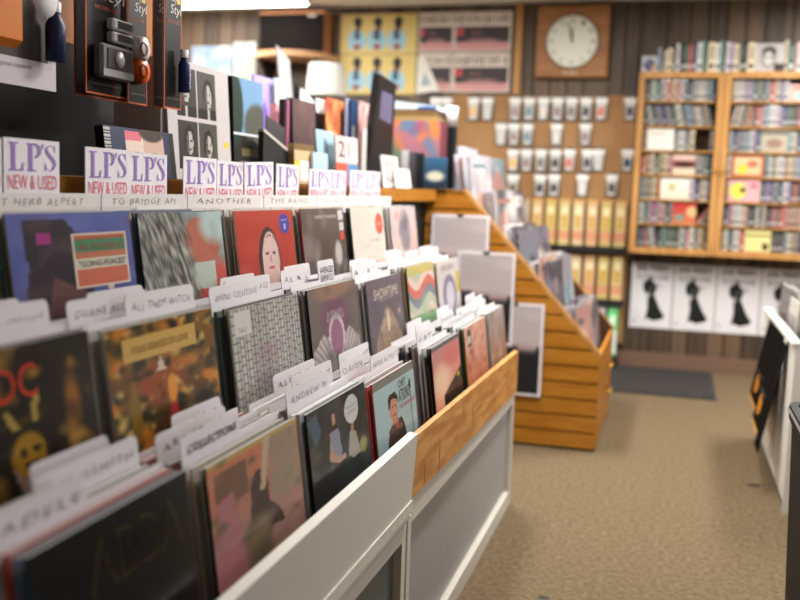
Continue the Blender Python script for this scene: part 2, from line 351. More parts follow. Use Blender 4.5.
for ri, (y0, y1, xsn) in enumerate(rows):
    for i, px in enumerate(xsn):
        X, z1 = ony(px, y0, WY-.05); z0 = ony(px, y1, WY-.05)[1]; h = z1-z0; c = pc[(i*5+ri*3) % 12]
        if ri == 2 and i == 0: c = (232, 186, 110)
        if ri == 3: c = [(110, 100, 90), (60, 60, 62), (70, 70, 74), (214, 212, 210), (72, 72, 70)][i]
        t = thing('accessory_pack', '%s small white-topped pack on the %s pegboard row' % (ordw(i).capitalize() if False else ordw(i), ['top', 'second', 'third', 'lowest'][ri]), 'pack', (X, WY-.031, z0), group='small packs on the pegboard')
        mb = MB()
        mb.mesh([(-.026, -.004, 0), (.026, -.004, 0), (.033, -.004, h*.72), (-.033, -.004, h*.72), (-.024, -.03, .004), (.024, -.03, .004), (.03, -.03, h*.7), (-.03, -.03, h*.7)], [(4, 5, 6, 7), (0, 1, 5, 4), (1, 2, 6, 5), (2, 3, 7, 6), (3, 0, 4, 7), (0, 3, 2, 1)], GLOSS, (206, 206, 204))
        mb.box((-.02, -.0312, h*.16), (.02, -.0305, h*.56), GLOSS, c); mb.build('blister', t)
        mb = MB(); mb.box((-.037, -.0032, -.006), (.037, -.0005, h*1.06), PRINT, (60, 58, 58)); mb.build('backing_card', t)  # slightly larger dark grey sheet, gives the pack a dark outline
        mb = MB(); mb.box((-.038, -.026, h*.72), (.038, -.003, h*.97), GLOSS, (238, 238, 236), bev=.005); mb.build('header', t)
        mb = MB(); mb.tube([(0, .003, h*1.04), (0, -.03, h*1.04), (0, -.038, h*1.08)], .003, STEEL); mb.build('peg_hook', t)

# ---- tall incense packets in a wall rack, two shelves
rk = thing('wall_rack', 'dark wire rack holding two rows of tall yellow packets', 'rack', (0, WY-.03, 0))
for zz in (.77, .43):
    mb = MB(); mb.box((-1.45, -.09, zz-.012), (-.285, 0, zz), DARK); mb.box((-1.45, -.094, zz-.03), (-.285, -.09, zz+.012), BLACK); mb.build('shelf', rk)
k = 0
for zz, y1 in ((.77, 187), (.43, 252)):
    for i in range(12):
        xx = -.335-i*.089; top = [1.075, .72][zz < .7]
        t = MB(); c1 = [(206, 184, 128), (196, 174, 104), (206, 168, 128), (208, 188, 146)][i % 4]; c2 = [(208, 146, 112), (190, 162, 84), (216, 180, 170), (202, 152, 96)][(i*3+k) % 4]
        Pp = layers(('rect', 0, 0, 1, 1, c1), ('rect', 0, .12, 1, .32, c2), ('ell', .5, .75, .4, .12, mixc(c1, (240, 230, 190), .7), .5), ('rect', 0, .93, 1, 1, (206, 160, 96)), ('rect', .25, .4, .75, .66, mixc(c2, (200, 180, 60), .5)), seed=i)
        t.box((-.033, -.03, 0), (.033, 0, top-zz), PRINT, c1); t.art((-.033, -.0305, 0), (.066, 0, 0), (0, 0, top-zz), 8, Pp, PRINT, 30)
        tag(t.build('incense_packet', loc=(xx, WY-.05, zz+.001)), '%s tall yellow packet from the cabinet, %s row of the rack' % (ordw(i), ['upper', 'lower'][zz < .7]), 'packet', 'tall packets in the wall rack')
        k += 1
for i, (xx, c, w) in enumerate(((-.345, (70, 186, 104), .06), (-.43, (200, 196, 204), .07), (-.53, (196, 190, 186), .07))):
    t = MB(); t.box((-w/2, -.05, 0), (w/2, 0, .33), PRINT, c); t.art((-w/2, -.0505, 0), (w, 0, 0), (0, 0, .33), 8, layers(('grad', c, mixc(c, (160, 236, 170) if i == 0 else c, .6)), ('rect', .2, .6, .8, .8, (225, 240, 225)), ('rect', .6, .05, 1, .5, (220, 226, 220)), seed=i), PRINT, 24)
    tag(t.build('packet', loc=(xx, WY-.05, .075)), ['bright green packet standing low by the dark wall', 'pale lilac packet standing beside the green packet', 'pale packet behind the wooden crate, next to the lilac one'][i], 'packet')
mb = MB(); mb.box((-1.2, WY-.16, .0), (-.3, WY-.035, .074), DARK); tag(mb.build('low_plinth'), 'low dark plinth on the floor under the tall packet rack', 'plinth')

# ================================================================== GLASS-DOOR CABINETS
CY0, CY1 = 6.15, WY-.009; CX0, CX1 = -.265, .80; CZ0, CZ1 = .757, 1.87
cab = thing('display_cabinet', 'oak wall cabinet with two glass doors full of disc cases', 'cabinet', (0, 0, CZ0))
mb = MB(); mb.box((CX0, CY0, 0), (CX0+.02, CY1, CZ1-CZ0), OAK); mb.box((CX1-.02, CY0, 0), (CX1, CY1, CZ1-CZ0), OAK); mb.box((CX0+.02, CY0, 0), (CX1-.02, CY1, .02), OAK); mb.box((CX0+.02, CY0, CZ1-CZ0-.02), (CX1-.02, CY1, CZ1-CZ0), OAK)
mb.box((CX0+.02, CY1-.01, .02), (CX1-.02, CY1-.001, CZ1-CZ0-.02), mat('cabinet_back', (84, 56, 36), .7)); mb.box((.225, CY0+.001, .02), (.255, CY1-.011, CZ1-CZ0-.02), OAK); mb.build('cabinet_body', cab)
NS = 7; Z0 = .02+.018; ZT = CZ1-CZ0-.02; pitch = (ZT-Z0)/NS
shelf_z = [CZ0+Z0+i*pitch for i in range(NS)]   # bottom to top
for i in range(NS):
    mb = MB(); zz = Z0+i*pitch
    mb.box((CX0+.021, CY0+.012, zz-.012), (.2245, CY1-.0105, zz), OAK); mb.box((.2555, CY0+.012, zz-.012), (CX1-.021, CY1-.0105, zz), OAK); mb.build('shelf', cab)
for a, b, kx in ((CX0, .2385, .215), (.2415, CX1, .262)):
    d = MB(); z1 = CZ1-CZ0; s = .038
    d.box((a, CY0-.02, 0), (a+s, CY0-.001, z1), OAK, bev=.003); d.box((b-s, CY0-.02, 0), (b, CY0-.001, z1), OAK, bev=.003); d.box((a+s, CY0-.019, 0), (b-s, CY0-.002, s), OAK); d.box((a+s, CY0-.019, z1-s), (b-s, CY0-.002, z1), OAK)
    do = d.build('door', cab)
    g = MB(); g.box((a+s+.0005, CY0-.012, s), (b-s-.0005, CY0-.009, z1-s), GLASS); g.build('glass_pane', do)
    kb = MB(); kb.lathe([(0, .03), (.012, .027), (.012, .02), (.005, .014), (.005, 0)], BRASS, n=12, T=Matrix.Translation((kx, CY0-.02, .52)) @ Matrix.Rotation(math.pi/2, 4, 'X')); kb.build('knob', do)
PAL = [('white', (226, 224, 220)), ('grey', (150, 148, 150)), ('black', (38, 36, 40)), ('dark green', (50, 78, 66)), ('tan', (190, 160, 124)), ('red', (178, 66, 58)), ('pale blue', (150, 172, 190)), ('orange', (208, 124, 66)), ('lilac', (180, 164, 190)), ('cream', (222, 208, 176)), ('navy', (44, 56, 90)), ('pink', (212, 150, 156)), ('teal', (96, 150, 140)), ('purple', (104, 66, 136))]
WEI = [12, 5, 8, 3, 3, 3, 3, 2, 3, 5, 3, 2, 1, 1]
rng = random.Random(11)
cabn = ['door beside the pegboard', 'door farther from the pegboard']
shn = ['lowest', 'second lowest', 'third lowest', 'middle', 'third highest', 'second highest', 'highest']
CD = {}
def cdcase(w, h, d, col, z=.012):
    key = (round(w, 3), round(h, 3), col)
    mb = MB(); e = .8
    mb.box((-w/2, 0, 0), (w/2, d, h), GLOSS, col)
    mb.box((-w/2+w*.15, -.0006, h*.12), (w/2-w*.15, -.0001, h*.3), GLOSS, mixc(col, (30, 30, 30) if sum(col) > 380 else (230, 230, 226), .7))
    mb.box((-w/2+w*.2, -.0006, h*.42), (w/2-w*.2, -.0001, h*.88), GLOSS, mixc(col, (60, 50, 60) if sum(col) > 380 else (200, 200, 190), .35))
    return mb
face_out = {  # (door, shelf): list of (x offset share, width, paint layers, label)
    (0, 4): (.03, .16, layers(('rect', 0, 0, 1, 1, (236, 232, 226)), ('rect', .1, .75, .7, .82, (200, 190, 180))), 'large white square case facing out'),
    (0, 3): (.19, .13, layers(('rect', 0, 0, 1, 1, (120, 60, 56)), ('rect', 0, 0, 1, .35, (222, 204, 178)), ('rect', 0, .75, 1, 1, (224, 190, 180)), ('ell', .5, .5, .3, .15, (60, 34, 34), .3)), 'dark red and cream case facing out'),
    (0, 2): (.12, .17, layers(('grad', (226, 216, 196), (240, 236, 230)), ('ell', .4, .6, .15, .2, (214, 190, 130), .5)), 'cream white wide case facing out'),
    (0, 1): (.20, .14, layers(('grad', (206, 130, 90), (192, 50, 54)), ('ell', .8, .6, .25, .3, (220, 180, 130), .4), ('ell', .3, .3, .2, .2, (120, 150, 140), .4)), 'red and orange picture case facing out'),
    (1, 6): (.33, .20, layers(('rect', 0, 0, 1, 1, (206, 170, 160)), ('ell', .5, .3, .4, .35, (150, 190, 190), .4), ('ell', .5, .8, .5, .2, (214, 130, 130), .5)), 'pink and turquoise box facing out on its side'),
    (1, 4): (.17, .15, layers(('rect', 0, 0, 1, 1, (176, 166, 150)), ('ell', .5, .4, .35, .25, (150, 120, 110), .6), ('rect', 0, .8, 1, .95, (100, 96, 90))), 'grey-brown picture case facing out'),
    (1, 3): (.02, .19, layers(('rect', 0, 0, 1, 1, (180, 84, 60)), ('rect', .08, .1, .92, .9, (212, 190, 150)), ('ell', .35, .35, .18, .25, (224, 200, 70), .4), ('ell', .65, .6, .2, .2, (190, 110, 90), .6)), 'cream and rust framed picture case facing out'),
    (1, 2): (.02, .18, layers(('rect', 0, 0, 1, 1, (236, 170, 176)), ('ell', .3, .5, .28, .42, (232, 220, 96), .3), ('ell', .45, .55, .1, .13, (36, 46, 40), .3), ('ell', .8, .75, .15, .15, (220, 120, 140), .4)), 'pink and yellow case with black dot'),
    (1, 0): (.13, .15, layers(('rect', 0, 0, 1, 1, (222, 214, 150)), ('rect', .7, .1, .9, .4, (90, 60, 40)), ('rect', 0, .75, 1, .82, (150, 120, 70))), 'pale yellow wide case facing out'),
}
for d in range(2):
    xa = (CX0+.042) if d == 0 else .285; xb = .20 if d == 0 else .755
    for s in range(NS):
        z = shelf_z[s]+.001; x = xa+.004; cnt = {}
        fo = face_out.get((d, s)); done = False
        while x < xb:
            if fo and not done and x > xa+fo[0]-.012:
                w = fo[1]; h = min(.128, w*.95) if (d, s) != (1, 6) else .1; mbx = MB()
                mbx.box((0, .003, 0), (w, .02, h), GLOSS, (200, 190, 180)); mbx.art((0, .0025, 0), (w, 0, 0), (0, 0, h), 22, fo[2], GLOSS)
                tag(mbx.build('disc_case', loc=(x, CY0+.02, z)), '%s, %s shelf, %s' % (fo[3], shn[s], cabn[d]), 'disc case')
                x += w+.003; done = True; continue
            if (d, s) == (0, 1) and xb-.16 < x < xb-.1: x = xb-.1
            if (d, s) == (0, 4) and xb-.13 < x < xb-.02: x = xb-.02
            nm, col = PAL[rng.choices(range(len(PAL)), WEI)[0]]
            col = tuple(int(c+rng.uniform(-8, 8)) for c in col)
            w = rng.choice([.014, .018, .022, .028]); col = mixc(col, (140, 138, 134), .22); h = rng.choice([.125, .125, .12, .13, .118])
            lean = 0
            if (d, s) in ((0, 5), (1, 5)): lean = -.22 if d == 0 else (.2 if x < .4 else 0)
            if (d, s) == (0, 1) and x > xb-.11: lean = .55; h = .12
            if (d, s) == (0, 0) and x < xa+.12: lean = -.2
            if lean: w = min(w, .014)
            if x+w > xb: break
            k = cnt[nm] = cnt.get(nm, 0)+1
            o = cdcase(w, h, .13, col).build('disc_case', loc=(x+w/2, CY0+.02+rng.uniform(0, .004), z+abs(math.sin(lean))*w/2))
            o.rotation_euler = (0, lean, 0)
            tag(o, '%s %s disc case, %s shelf, %s' % (ordw(k-1), nm, shn[s], cabn[d]), 'disc case', 'spine-out disc cases in the cabinet')
            x += w+.002+abs(math.sin(lean))*.012
# items on top of the cabinet
x = CX0+.01; z = CZ1+.001; cnt = {}; i = 0
spec = {5: ('yellow', (224, 196, 60), .012, .19)}
while x < .79:
    if abs(x-.395) < .02 and not cnt.get('portrait'):
        m = MB(); w = .165; m.box((0, .003, 0), (w, .012, .17), GLOSS, (180, 178, 176))
        m.art((0, .0025, 0), (w, 0, 0), (0, 0, .17), 26, layers(('rect', 0, 0, 1, 1, (176, 172, 170)), ('ell', .45, .5, .3, .42, (130, 126, 124), .5), ('ell', .47, .72, .28, .2, (70, 66, 68), .5), ('ell', .45, .48, .18, .28, (190, 186, 182), .5), ('rect', .3, .5, .6, .55, (50, 48, 50)), ('rect', .65, .0, 1, .3, (54, 50, 54)), seed=4), GLOSS)
        tag(m.build('record_sleeve', loc=(x, CY0+.03, z)), 'grey portrait sleeve facing out on top of the oak cabinet', 'record'); cnt['portrait'] = 1; x += w+.004; continue
    if i == 0:
        m = MB(); m.box((0, .003, 0), (.09, .012, .1), GLOSS, (150, 150, 160)); m.art((0, .0025, 0), (.09, 0, 0), (0, 0, .1), 16, layers(('rect', 0, 0, 1, 1, (176, 176, 184)), ('ell', .5, .45, .4, .4, (56, 66, 96), .3), ('ell', .8, .3, .15, .2, (196, 140, 90), .3), ('noise', (210, 205, 205), 6, .5, 2)), GLOSS)
        tag(m.build('disc_case', loc=(x, CY0+.03, z)), 'blue and grey picture case at the pegboard end of the cabinet top', 'disc case'); x += .094; i += 1; continue
    nm, col = PAL[rng.choices(range(len(PAL)), [12, 5, 4, 2, 3, 1, 3, 1, 2, 8, 1, 2, 3, 0])[0]]
    w = rng.choice([.012, .018, .026, .04]); h = rng.uniform(.165, .19) if x > -.1 else rng.uniform(.12, .15)
    if abs(x-.53) < .015: nm, col, w, h = 'mint green', (120, 206, 176), .026, .19
    if x+w > .79: break
    k = cnt[nm] = cnt.get(nm, 0)+1
    tag(cdcase(w, h, .14, col).build('boxed_disc_set', loc=(x+w/2, CY0+.03, z)), '%s %s boxed set from the pegboard end, on top of the oak cabinet' % (ordw(k-1), nm), 'boxed set', 'boxed sets on top of the cabinet')
    x += w+.002; i += 1
tk = MB(); tk.box((-.01, .0, 0), (.01, .01, .03), GLOSS, (226, 200, 60)); tag(tk.build('yellow_toy', loc=(-.085, CY0+.06, z+.195)), None, None)
bpy.data.objects.remove(bpy.data.objects['yellow_toy'])

# ================================================================== RECORDS
LP = .315
def rot_lean(a): return (0, -a, 0)
def sleeve(front, spine=(200, 198, 194), n=44, w=LP, h=LP, t=.004, texts=(), top=(214, 212, 210), gm=None):
    mb = MB(); mb.box((-t, -w/2, 0), (-.0002, w/2, h), GLOSS, cols=[spine, top, spine, spine, spine, spine])
    if front: mb.art((0, -w/2, 0), (0, w, 0), (0, 0, h), n, front, gm or GLOSS)
    for s, r, c in texts: mb.text(s, (0, -w/2, 0), (0, w, 0), (0, 0, h), r, c, GLOSS, .0006)
    return mb
def poly_sleeve(o, w=LP, h=LP, extra=.012):
    mb = MB(); mb.box((.0015, -w/2-.003, -.0005), (.0018, w/2+.003, h+extra), POLY); mb.build('plastic_sleeve', o)
cols_y = [.55, .89, 1.225, 1.575, 1.925, 2.29, 2.665, 3.05]      # column centres (front covers)
def art_cover(name):
    L = layers
    A = {}
    A['sign'] = (L(('grad', (86, 94, 160), (96, 108, 178)), ('noise', (130, 140, 200), 4, .5, 1.2), ('poly', [(.05, .05), (.12, .5), (.1, .95), (.42, .95), (.55, .72), (.7, .35), (.6, .28), (.62, .1), (.78, 0), (.05, 0)], (52, 44, 56)), ('noise', (116, 84, 92), 5, .55, 1.5), ('rect', .2, .72, .3, .82, (178, 60, 140)), ('poly', [(.2, 0), (.3, .42), (.72, .12), (.8, 0)], (112, 78, 78)), ('poly', [(.72, .3), (.76, .2), (.8, .3)], (232, 214, 196)), ('rect', .47, .29, .95, .8, (232, 214, 196)), ('rect', .485, .57, .935, .78, (206, 126, 100)), ('rect', .485, .62, .935, .73, (72, 150, 110)), ('rect', .485, .46, .935, .56, (226, 222, 200)), ('rect', .485, .305, .935, .45, (216, 120, 96)), ('noise', (150, 150, 200), 7, .6, 1), seed=1),
                 (('THE GOING PLACES BAND', (.5, .735, .92, .77), (206, 110, 90)), ('IN STEREO', (.52, .64, .9, .7), (190, 90, 80)), ('"GOING PLACES"', (.5, .48, .92, .54), (70, 60, 56))), (150, 140, 90), 'blue cover with dark figure and green and orange signboard')
    A['hair'] = (L(('grad', (170, 170, 158), (146, 172, 172)), ('rect', .6, 0, 1, .3, (214, 200, 190)), ('ell', .85, .0, .35, .5, (206, 90, 84), .6), ('ell', .72, .66, .26, .3, (196, 116, 96), .25), ('rect', .58, .08, .85, .4, (196, 208, 196)), ('ell', .9, .85, .25, .3, (190, 214, 214), .7), ('noise', (150, 60, 60), 4, .62, 1.5), ('fn', lambda u, v, c: mixc(c, mixc((60, 62, 62), (196, 198, 188), nz(u*2+v*.5, v*.4, 16, 3)*1.7-.35), max(0, min(1, (.62-.12*v+.1*nz(u, v, 9)-u)*9)))), seed=2), (), (36, 52, 90), 'cover of long grey hair over an orange face')
    A['baby'] = (L(('grad', (170, 50, 44), (200, 74, 62)), ('noise', (216, 100, 84), 3, .5, 1.3), ('ell', .52, .28, .2, .5, (62, 42, 48), .15), ('ell', .54, .28, .155, .44, (226, 196, 190), .12), ('ell', .48, .4, .035, .025, (110, 70, 70), .5), ('ell', .6, .4, .035, .025, (110, 70, 70), .5), ('ell', .54, .32, .02, .06, (190, 150, 146), .5), ('ell', .54, .2, .06, .025, (190, 100, 100), .4), ('fn', lambda u, v, c: (150, 90, 90) if abs(((u-.54)/.13)**2+((v-.45)/.2)**2-1) < .06 and v > .5 else None), ('ell', .84, .8, .1, .15, (70, 70, 170), .08), seed=3, grain=14), (('NEW', (.78, .84, .9, .87), (200, 200, 230)), ('I', (.825, .72, .85, .8), (220, 220, 240))), (210, 206, 206), 'red cover with white oval baby face and blue sticker')
    A['grey'] = (L(('grad', (72, 62, 60), (104, 92, 88)), ('snoise', (150, 140, 136), 5, .5, 2, 1.5, .5), ('ell', .12, .4, .14, .3, (130, 118, 118), .9), ('ell', .8, .25, .1, .25, (190, 184, 182), .6), ('rect', .85, .8, .98, .95, (214, 212, 210)), ('rect', .87, .62, .98, .75, (206, 202, 200)), ('rect', .87, .45, .98, .61, (206, 74, 54)), seed=4), (('DANCE TOGETHER', (.3, .84, .82, .89), (232, 230, 230)),), (190, 60, 66), 'dark grey cover with white title and red-white stickers')
    A['cream'] = (L(('rect', 0, 0, 1, 1, (232, 216, 206)), ('noise', (222, 200, 190), 3, .5, .8), ('ell', .84, .68, .13, .2, (224, 92, 78), .08), seed=5), (('RED', (.77, .65, .91, .71), (240, 200, 190)), ('live in concert', (.3, .28, .5, .31), (120, 100, 90)), ('the orchestra', (.5, .36, .8, .42), (150, 130, 118))), (60, 120, 110), 'cream cover with small writing and a red oval sticker')
    A['mauve'] = (L(('grad', (214, 184, 178), (198, 188, 196)), ('ell', .5, .5, .24, .5, (140, 132, 144), .3), ('ell', .5, .7, .15, .25, (118, 112, 124), .4), ('ell', .25, .8, .12, .12, (200, 150, 150), .5), ('noise', (226, 204, 200), 4, .5, 1.5), seed=6), (), (210, 206, 206), 'pale mauve cover with a dark-haired head')
    A['acdc'] = (L(('grad', (26, 20, 14), (34, 36, 32)), ('ell', .15, .5, .18, .3, (140, 96, 30), .8), ('ell', .55, .3, .11, .16, (176, 132, 30), .3), ('ell', .3, .14, .14, .2, (150, 110, 40), .7), ('poly', [(.5, .05), (.45, .25), (.62, .02)], (170, 140, 130)), ('poly', [(.42, .62), (.46, .6), (.52, .48), (.47, .48)], (186, 160, 80)), ('poly', [(.6, .66), (.64, .66), (.62, .5), (.59, .5)], (186, 160, 80)), ('ell', .85, .5, .07, .3, (168, 106, 40), .8), ('ell', .78, .12, .12, .2, (110, 66, 40), .8), ('noise', (12, 10, 10), 5, .5, 2.5), ('noise', (176, 130, 50), 8, .64, 4), ('ell', .52, .33, .025, .03, (40, 26, 14)), ('ell', .6, .33, .025, .03, (40, 26, 14)), ('rect', .51, .23, .6, .25, (60, 36, 20)), seed=7), (('AC/DC', (-.35, .66, .52, .88), (220, 70, 40)),), (40, 44, 40), 'black cover with jagged red lettering and golden faces')
    A['flame'] = (L(('grad', (74, 48, 20), (150, 104, 44)), ('noise', (214, 132, 48), 7, .5, 4), ('noise', (40, 48, 30), 6, .5, 4), ('ell', .4, .5, .3, .2, (160, 76, 30), .7), ('noise', (226, 190, 110), 13, .6, 4), ('noise', (36, 30, 20), 11, .58, 4), ('rect', .12, .72, .8, .9, (222, 182, 100)), ('ell', .52, .42, .05, .13, (240, 160, 50), .3), ('poly', [(.46, 0), (.48, .3), (.56, .3), (.57, 0)], (178, 50, 42)), ('poly', [(.4, .6), (.44, .72), (.48, .6)], (230, 216, 200)), ('ell', .18, .3, .06, .3, (140, 110, 30), .7), seed=8), (('FOLK SONGS OF LOVE', (.2, .78, .72, .84), (150, 110, 50)),), (216, 208, 200), 'brown and gold painted cover with yellow banner and a flame')
    def zig(u, v, c):
        s = math.sin((v*11+(.55 if (u*6) % 1 > .5 else 0)+u*1.1)*6.283); k = int(u*44) % 2
        b = (204, 206, 194) if k else (156, 158, 148)
        return mixc((104, 70, 120), b, .45) if s > .8 else b
    A['zigzag'] = (L(('fn', zig), ('noise', (150, 96, 120), 3, .55, 1.2), ('rect', .06, .72, .27, .96, (228, 226, 222)), seed=9), (('SALE', (.09, .75, .2, .8), (140, 130, 140)),), (170, 176, 150), 'green and lilac zigzag patterned cover with white price label')
    A['wings'] = (L(('grad', (104, 96, 88), (128, 118, 116)), ('ell', .5, .55, .36, .35, (128, 84, 110), .6), ('ell', .5, .95, .5, .16, (160, 126, 110), .6), ('fn', lambda u, v, c: mixc(c, (206, 196, 196), .35+.6*abs(math.sin(math.atan2(v+.25, abs(u-.5)+.02)*26))) if v < .42-.9*abs(abs(u-.5)-.27) and abs(u-.5) > .06 else None), ('fn', lambda u, v, c: (210, 196, 200) if abs(math.hypot((u-.5)/.15, (v-.33)/.26)-1) < .14 and v > .2 else ((160, 110, 140) if math.hypot((u-.5)/.15, (v-.33)/.26) < .9 else None)), ('noise', (90, 82, 76), 5, .55, 1.4), seed=10), (('AVENGED', (.32, .62, .66, .68), (206, 190, 200)), ('SEVENFOLD', (.3, .55, .68, .61), (206, 190, 200))), (24, 22, 24), 'grey cover with purple haze and pale wings')
    A['tower'] = (L(('grad', (110, 98, 104), (116, 106, 122)), ('noise', (90, 80, 96), 3, .5, 1.4), ('fn', lambda u, v, c: mixc(c, (206, 176, 140), .3+.6*abs(math.sin(u*70+v*9))*nz(u, v, 14)*1.6) if v < .52-1.5*max(0, abs(u-.52)-.05) and v < .52 else None), ('ell', .52, .3, .05, .2, (226, 204, 166), .6), ('ell', .86, .4, .04, .05, (210, 180, 140), .5), ('noise', (90, 78, 84), 9, .6, 2), seed=11), (('SHOWTIME', (.16, .68, .86, .84), (234, 216, 198)), ('live from the hall', (.3, .64, .7, .68), (200, 180, 170))), (150, 140, 160), 'mauve cover with golden tower and pale title')
    A['swirl'] = (L(('grad', (110, 160, 120), (226, 196, 110)), ('fn', lambda u, v, c: [(222, 120, 110), (232, 206, 196), (196, 200, 180), (130, 140, 150)][int((v*1.6+.25*math.sin(u*6)+u*.3)*4) % 4] if .15 < v < .85 else None), ('noise', (160, 190, 150), 3, .5, 1.6), seed=12), (), (60, 90, 70), 'pastel swirled cover in yellow, pink and green')
    A['oval'] = (L(('rect', 0, 0, 1, 1, (216, 208, 206)), ('ell', .5, .3, .33, .42, (140, 130, 160), .15), ('ell', .52, .28, .2, .3, (212, 208, 216), .2), ('rect', .84, .3, 1, .72, (206, 186, 70)), seed=13), (('RECORDS', (.2, .8, .75, .9), (150, 110, 110)),), (210, 200, 190), 'white cover with lilac oval and yellow edge')
    A['abba'] = (L(('grad', (12, 12, 12), (24, 28, 28)), ('noise', (30, 30, 30), 3, .5, 1), seed=14, grain=3), (('ABBA', (.3, .5, .92, .85), (104, 90, 50)), ('ABBA', (.31, .515, .91, .835), (18, 17, 15))), (40, 80, 96), 'near-black cover with faint outlined bronze capitals')
    A['collage'] = (L(('grad', (170, 130, 122), (214, 126, 92)), ('rect', .05, .55, .38, .88, (122, 88, 70)), ('poly', [(0, 0), (.05, .62), (.22, .66), (.3, 0)], (182, 116, 126)), ('rect', .62, .3, .98, 1, (164, 142, 122)), ('poly', [(.36, .08), (.4, .6), (.48, .72), (.56, .68), (.6, .5), (.58, .36), (.7, .2), (.75, .05)], (70, 50, 44)), ('ell', .44, .1, .18, .24, (104, 92, 68), .6), ('rect', 0, .95, 1, 1, (198, 170, 96)), ('noise', (206, 150, 124), 4, .55, 1.6), ('noise', (96, 100, 66), 9, .66, 3), ('poly', [(.5, .5), (.56, .5), (.66, .98), (.58, .98)], (206, 178, 150)), seed=15), (), (30, 26, 30), 'orange and pink collage cover with a shadowed head')
    A['people'] = (L(('grad', (28, 30, 30), (36, 44, 50)), ('noise', (66, 92, 100), 4, .55, 2), ('noise', (84, 74, 60), 8, .58, 4), ('poly', [(.33, .62), (.36, .88), (.44, .88), (.47, .6)], (60, 38, 30)), ('ell', .4, .76, .035, .08, (206, 160, 138), .3), ('poly', [(.33, .62), (.47, .62), (.5, .3), (.44, .22), (.32, .26)], (150, 152, 172)), ('poly', [(.33, .6), (.28, .3), (.42, .2), (.56, .2), (.56, .27), (.42, .28), (.36, .36)], (196, 156, 132)), ('poly', [(.66, .5), (.6, .2), (.7, .12), (.82, .14), (.76, .44)], (176, 168, 156)), ('ell', .71, .52, .03, .06, (176, 130, 104), .3), ('ell', .88, .2, .09, .14, (160, 150, 80), .7), ('ell', .72, .75, .13, .19, (224, 222, 222), .08), ('poly', [(0, .9), (.14, .95), (.2, .7), (.1, .55)], (70, 96, 112)), seed=16), (('NEW RELEASE', (.63, .78, .81, .81), (150, 150, 150)), ('LIMITED', (.64, .7, .8, .74), (150, 150, 150))), (20, 20, 22), 'dark cover of seated people with round white sticker')
    A['chet'] = (L(('grad', (160, 188, 192), (182, 206, 208)), ('rect', 0, .86, 1, 1, (136, 132, 124)), ('poly', [(.24, 0), (.28, .16), (.4, .26), (.6, .24), (.66, .1), (.68, 0)], (56, 44, 46)), ('poly', [(.4, .25), (.47, .1), (.52, .24)], (186, 54, 50)), ('poly', [(.36, .2), (.38, .34), (.5, .34), (.52, .2)], (190, 136, 108)), ('ell', .42, .46, .105, .2, (206, 152, 124), .1), ('poly', [(.3, .46), (.3, .62), (.36, .7), (.48, .7), (.54, .6), (.53, .5), (.5, .58), (.38, .6), (.34, .5)], (44, 32, 30)), ('ell', .39, .48, .018, .02, (50, 36, 34)), ('ell', .47, .48, .018, .02, (50, 36, 34)), ('rect', .39, .34, .48, .36, (150, 70, 66)), ('rect', .86, 0, .88, .74, (60, 56, 56)), ('ell', .87, .66, .03, .09, (54, 50, 52), .2), seed=17, grain=6), (('CHET', (.58, .7, .76, .82), (46, 44, 50)), ('ATKINS', (.56, .47, .84, .67), (46, 44, 50)), ('THE WORKSHOP', (.55, .36, .98, .43), (206, 70, 64))), (206, 60, 50), 'pale blue cover with dark-haired man, black name and red subtitle')
    A['sunset'] = (L(('grad', (232, 160, 130), (196, 130, 132)), ('ell', .3, .3, .4, .4, (240, 206, 176), .9), ('ell', .7, .7, .4, .3, (214, 116, 110), .9), ('rect', 0, .9, 1, 1, (96, 92, 92)), ('poly', [(.3, 0), (1, .34), (1, 0)], (34, 28, 28)), ('ell', .88, .2, .06, .05, (206, 180, 60), .4), seed=18), (), (22, 20, 20), 'pink and peach sunset cover beside a black spine')
    A['peach'] = (L(('grad', (190, 120, 96), (226, 170, 146)), ('noise', (150, 84, 66), 6, .5, 2.5), ('noise', (240, 200, 180), 5, .5, 1.5), ('rect', .1, .55, .28, .92, (50, 36, 30)), ('rect', .13, .62, .25, .78, (206, 190, 180)), seed=19), (), (210, 170, 70), 'peach and red crowded picture cover with black label')
    A['brown'] = (L(('grad', (150, 104, 80), (170, 160, 156)), ('snoise', (206, 206, 208), 6, .5, 2.5, 2.5, .3), ('noise', (110, 84, 74), 4, .5, 1.4), seed=20), (), (200, 206, 206), 'brown and silver shiny cover at the bin end')  # pale streaks are reflections painted into the cover's colour
    A['plain'] = (random_art(31), (), (60, 50, 50), 'blurred dark cover at the near edge of the bins')
    return A[name]
plan = {   # tier: list of (art key, column index, width share)
    0: [('abba', 1), ('collage', 2), ('people', 3), ('chet', 4), ('sunset', 5), ('peach', 6), ('brown', 7)],
    1: [('acdc', 1), ('flame', 2), ('zigzag', 3), ('wings', 4), ('tower', 5), ('swirl', 6), ('oval', 7)],
    2: [('sign', 2), ('hair', 3), ('baby', 4), ('grey', 5), ('cream', 6), ('mauve', 7)]}
tierX = [-.515, -.668, -.818]; tierB = [.415, .573, .733]
topz = {0: [.75, .748, .736, .73, .713, .697, .695, .682], 1: [.91, .908, .9, .888, .889, .876, .884, .877], 2: [1.052, 1.052, 1.05, 1.046, 1.045, 1.046, 1.046, 1.046]}
ycen = {0: [.52, .872, 1.222, 1.565, 1.912, 2.385, 2.765, 3.11], 1: [.52, .893, 1.23, 1.592, 1.945, 2.325, 2.69, 3.03], 2: [.5, .86, 1.226, 1.552, 1.912, 2.268, 2.63, 3.005]}
LEAN = .13
tiern = ['front', 'middle', 'back']
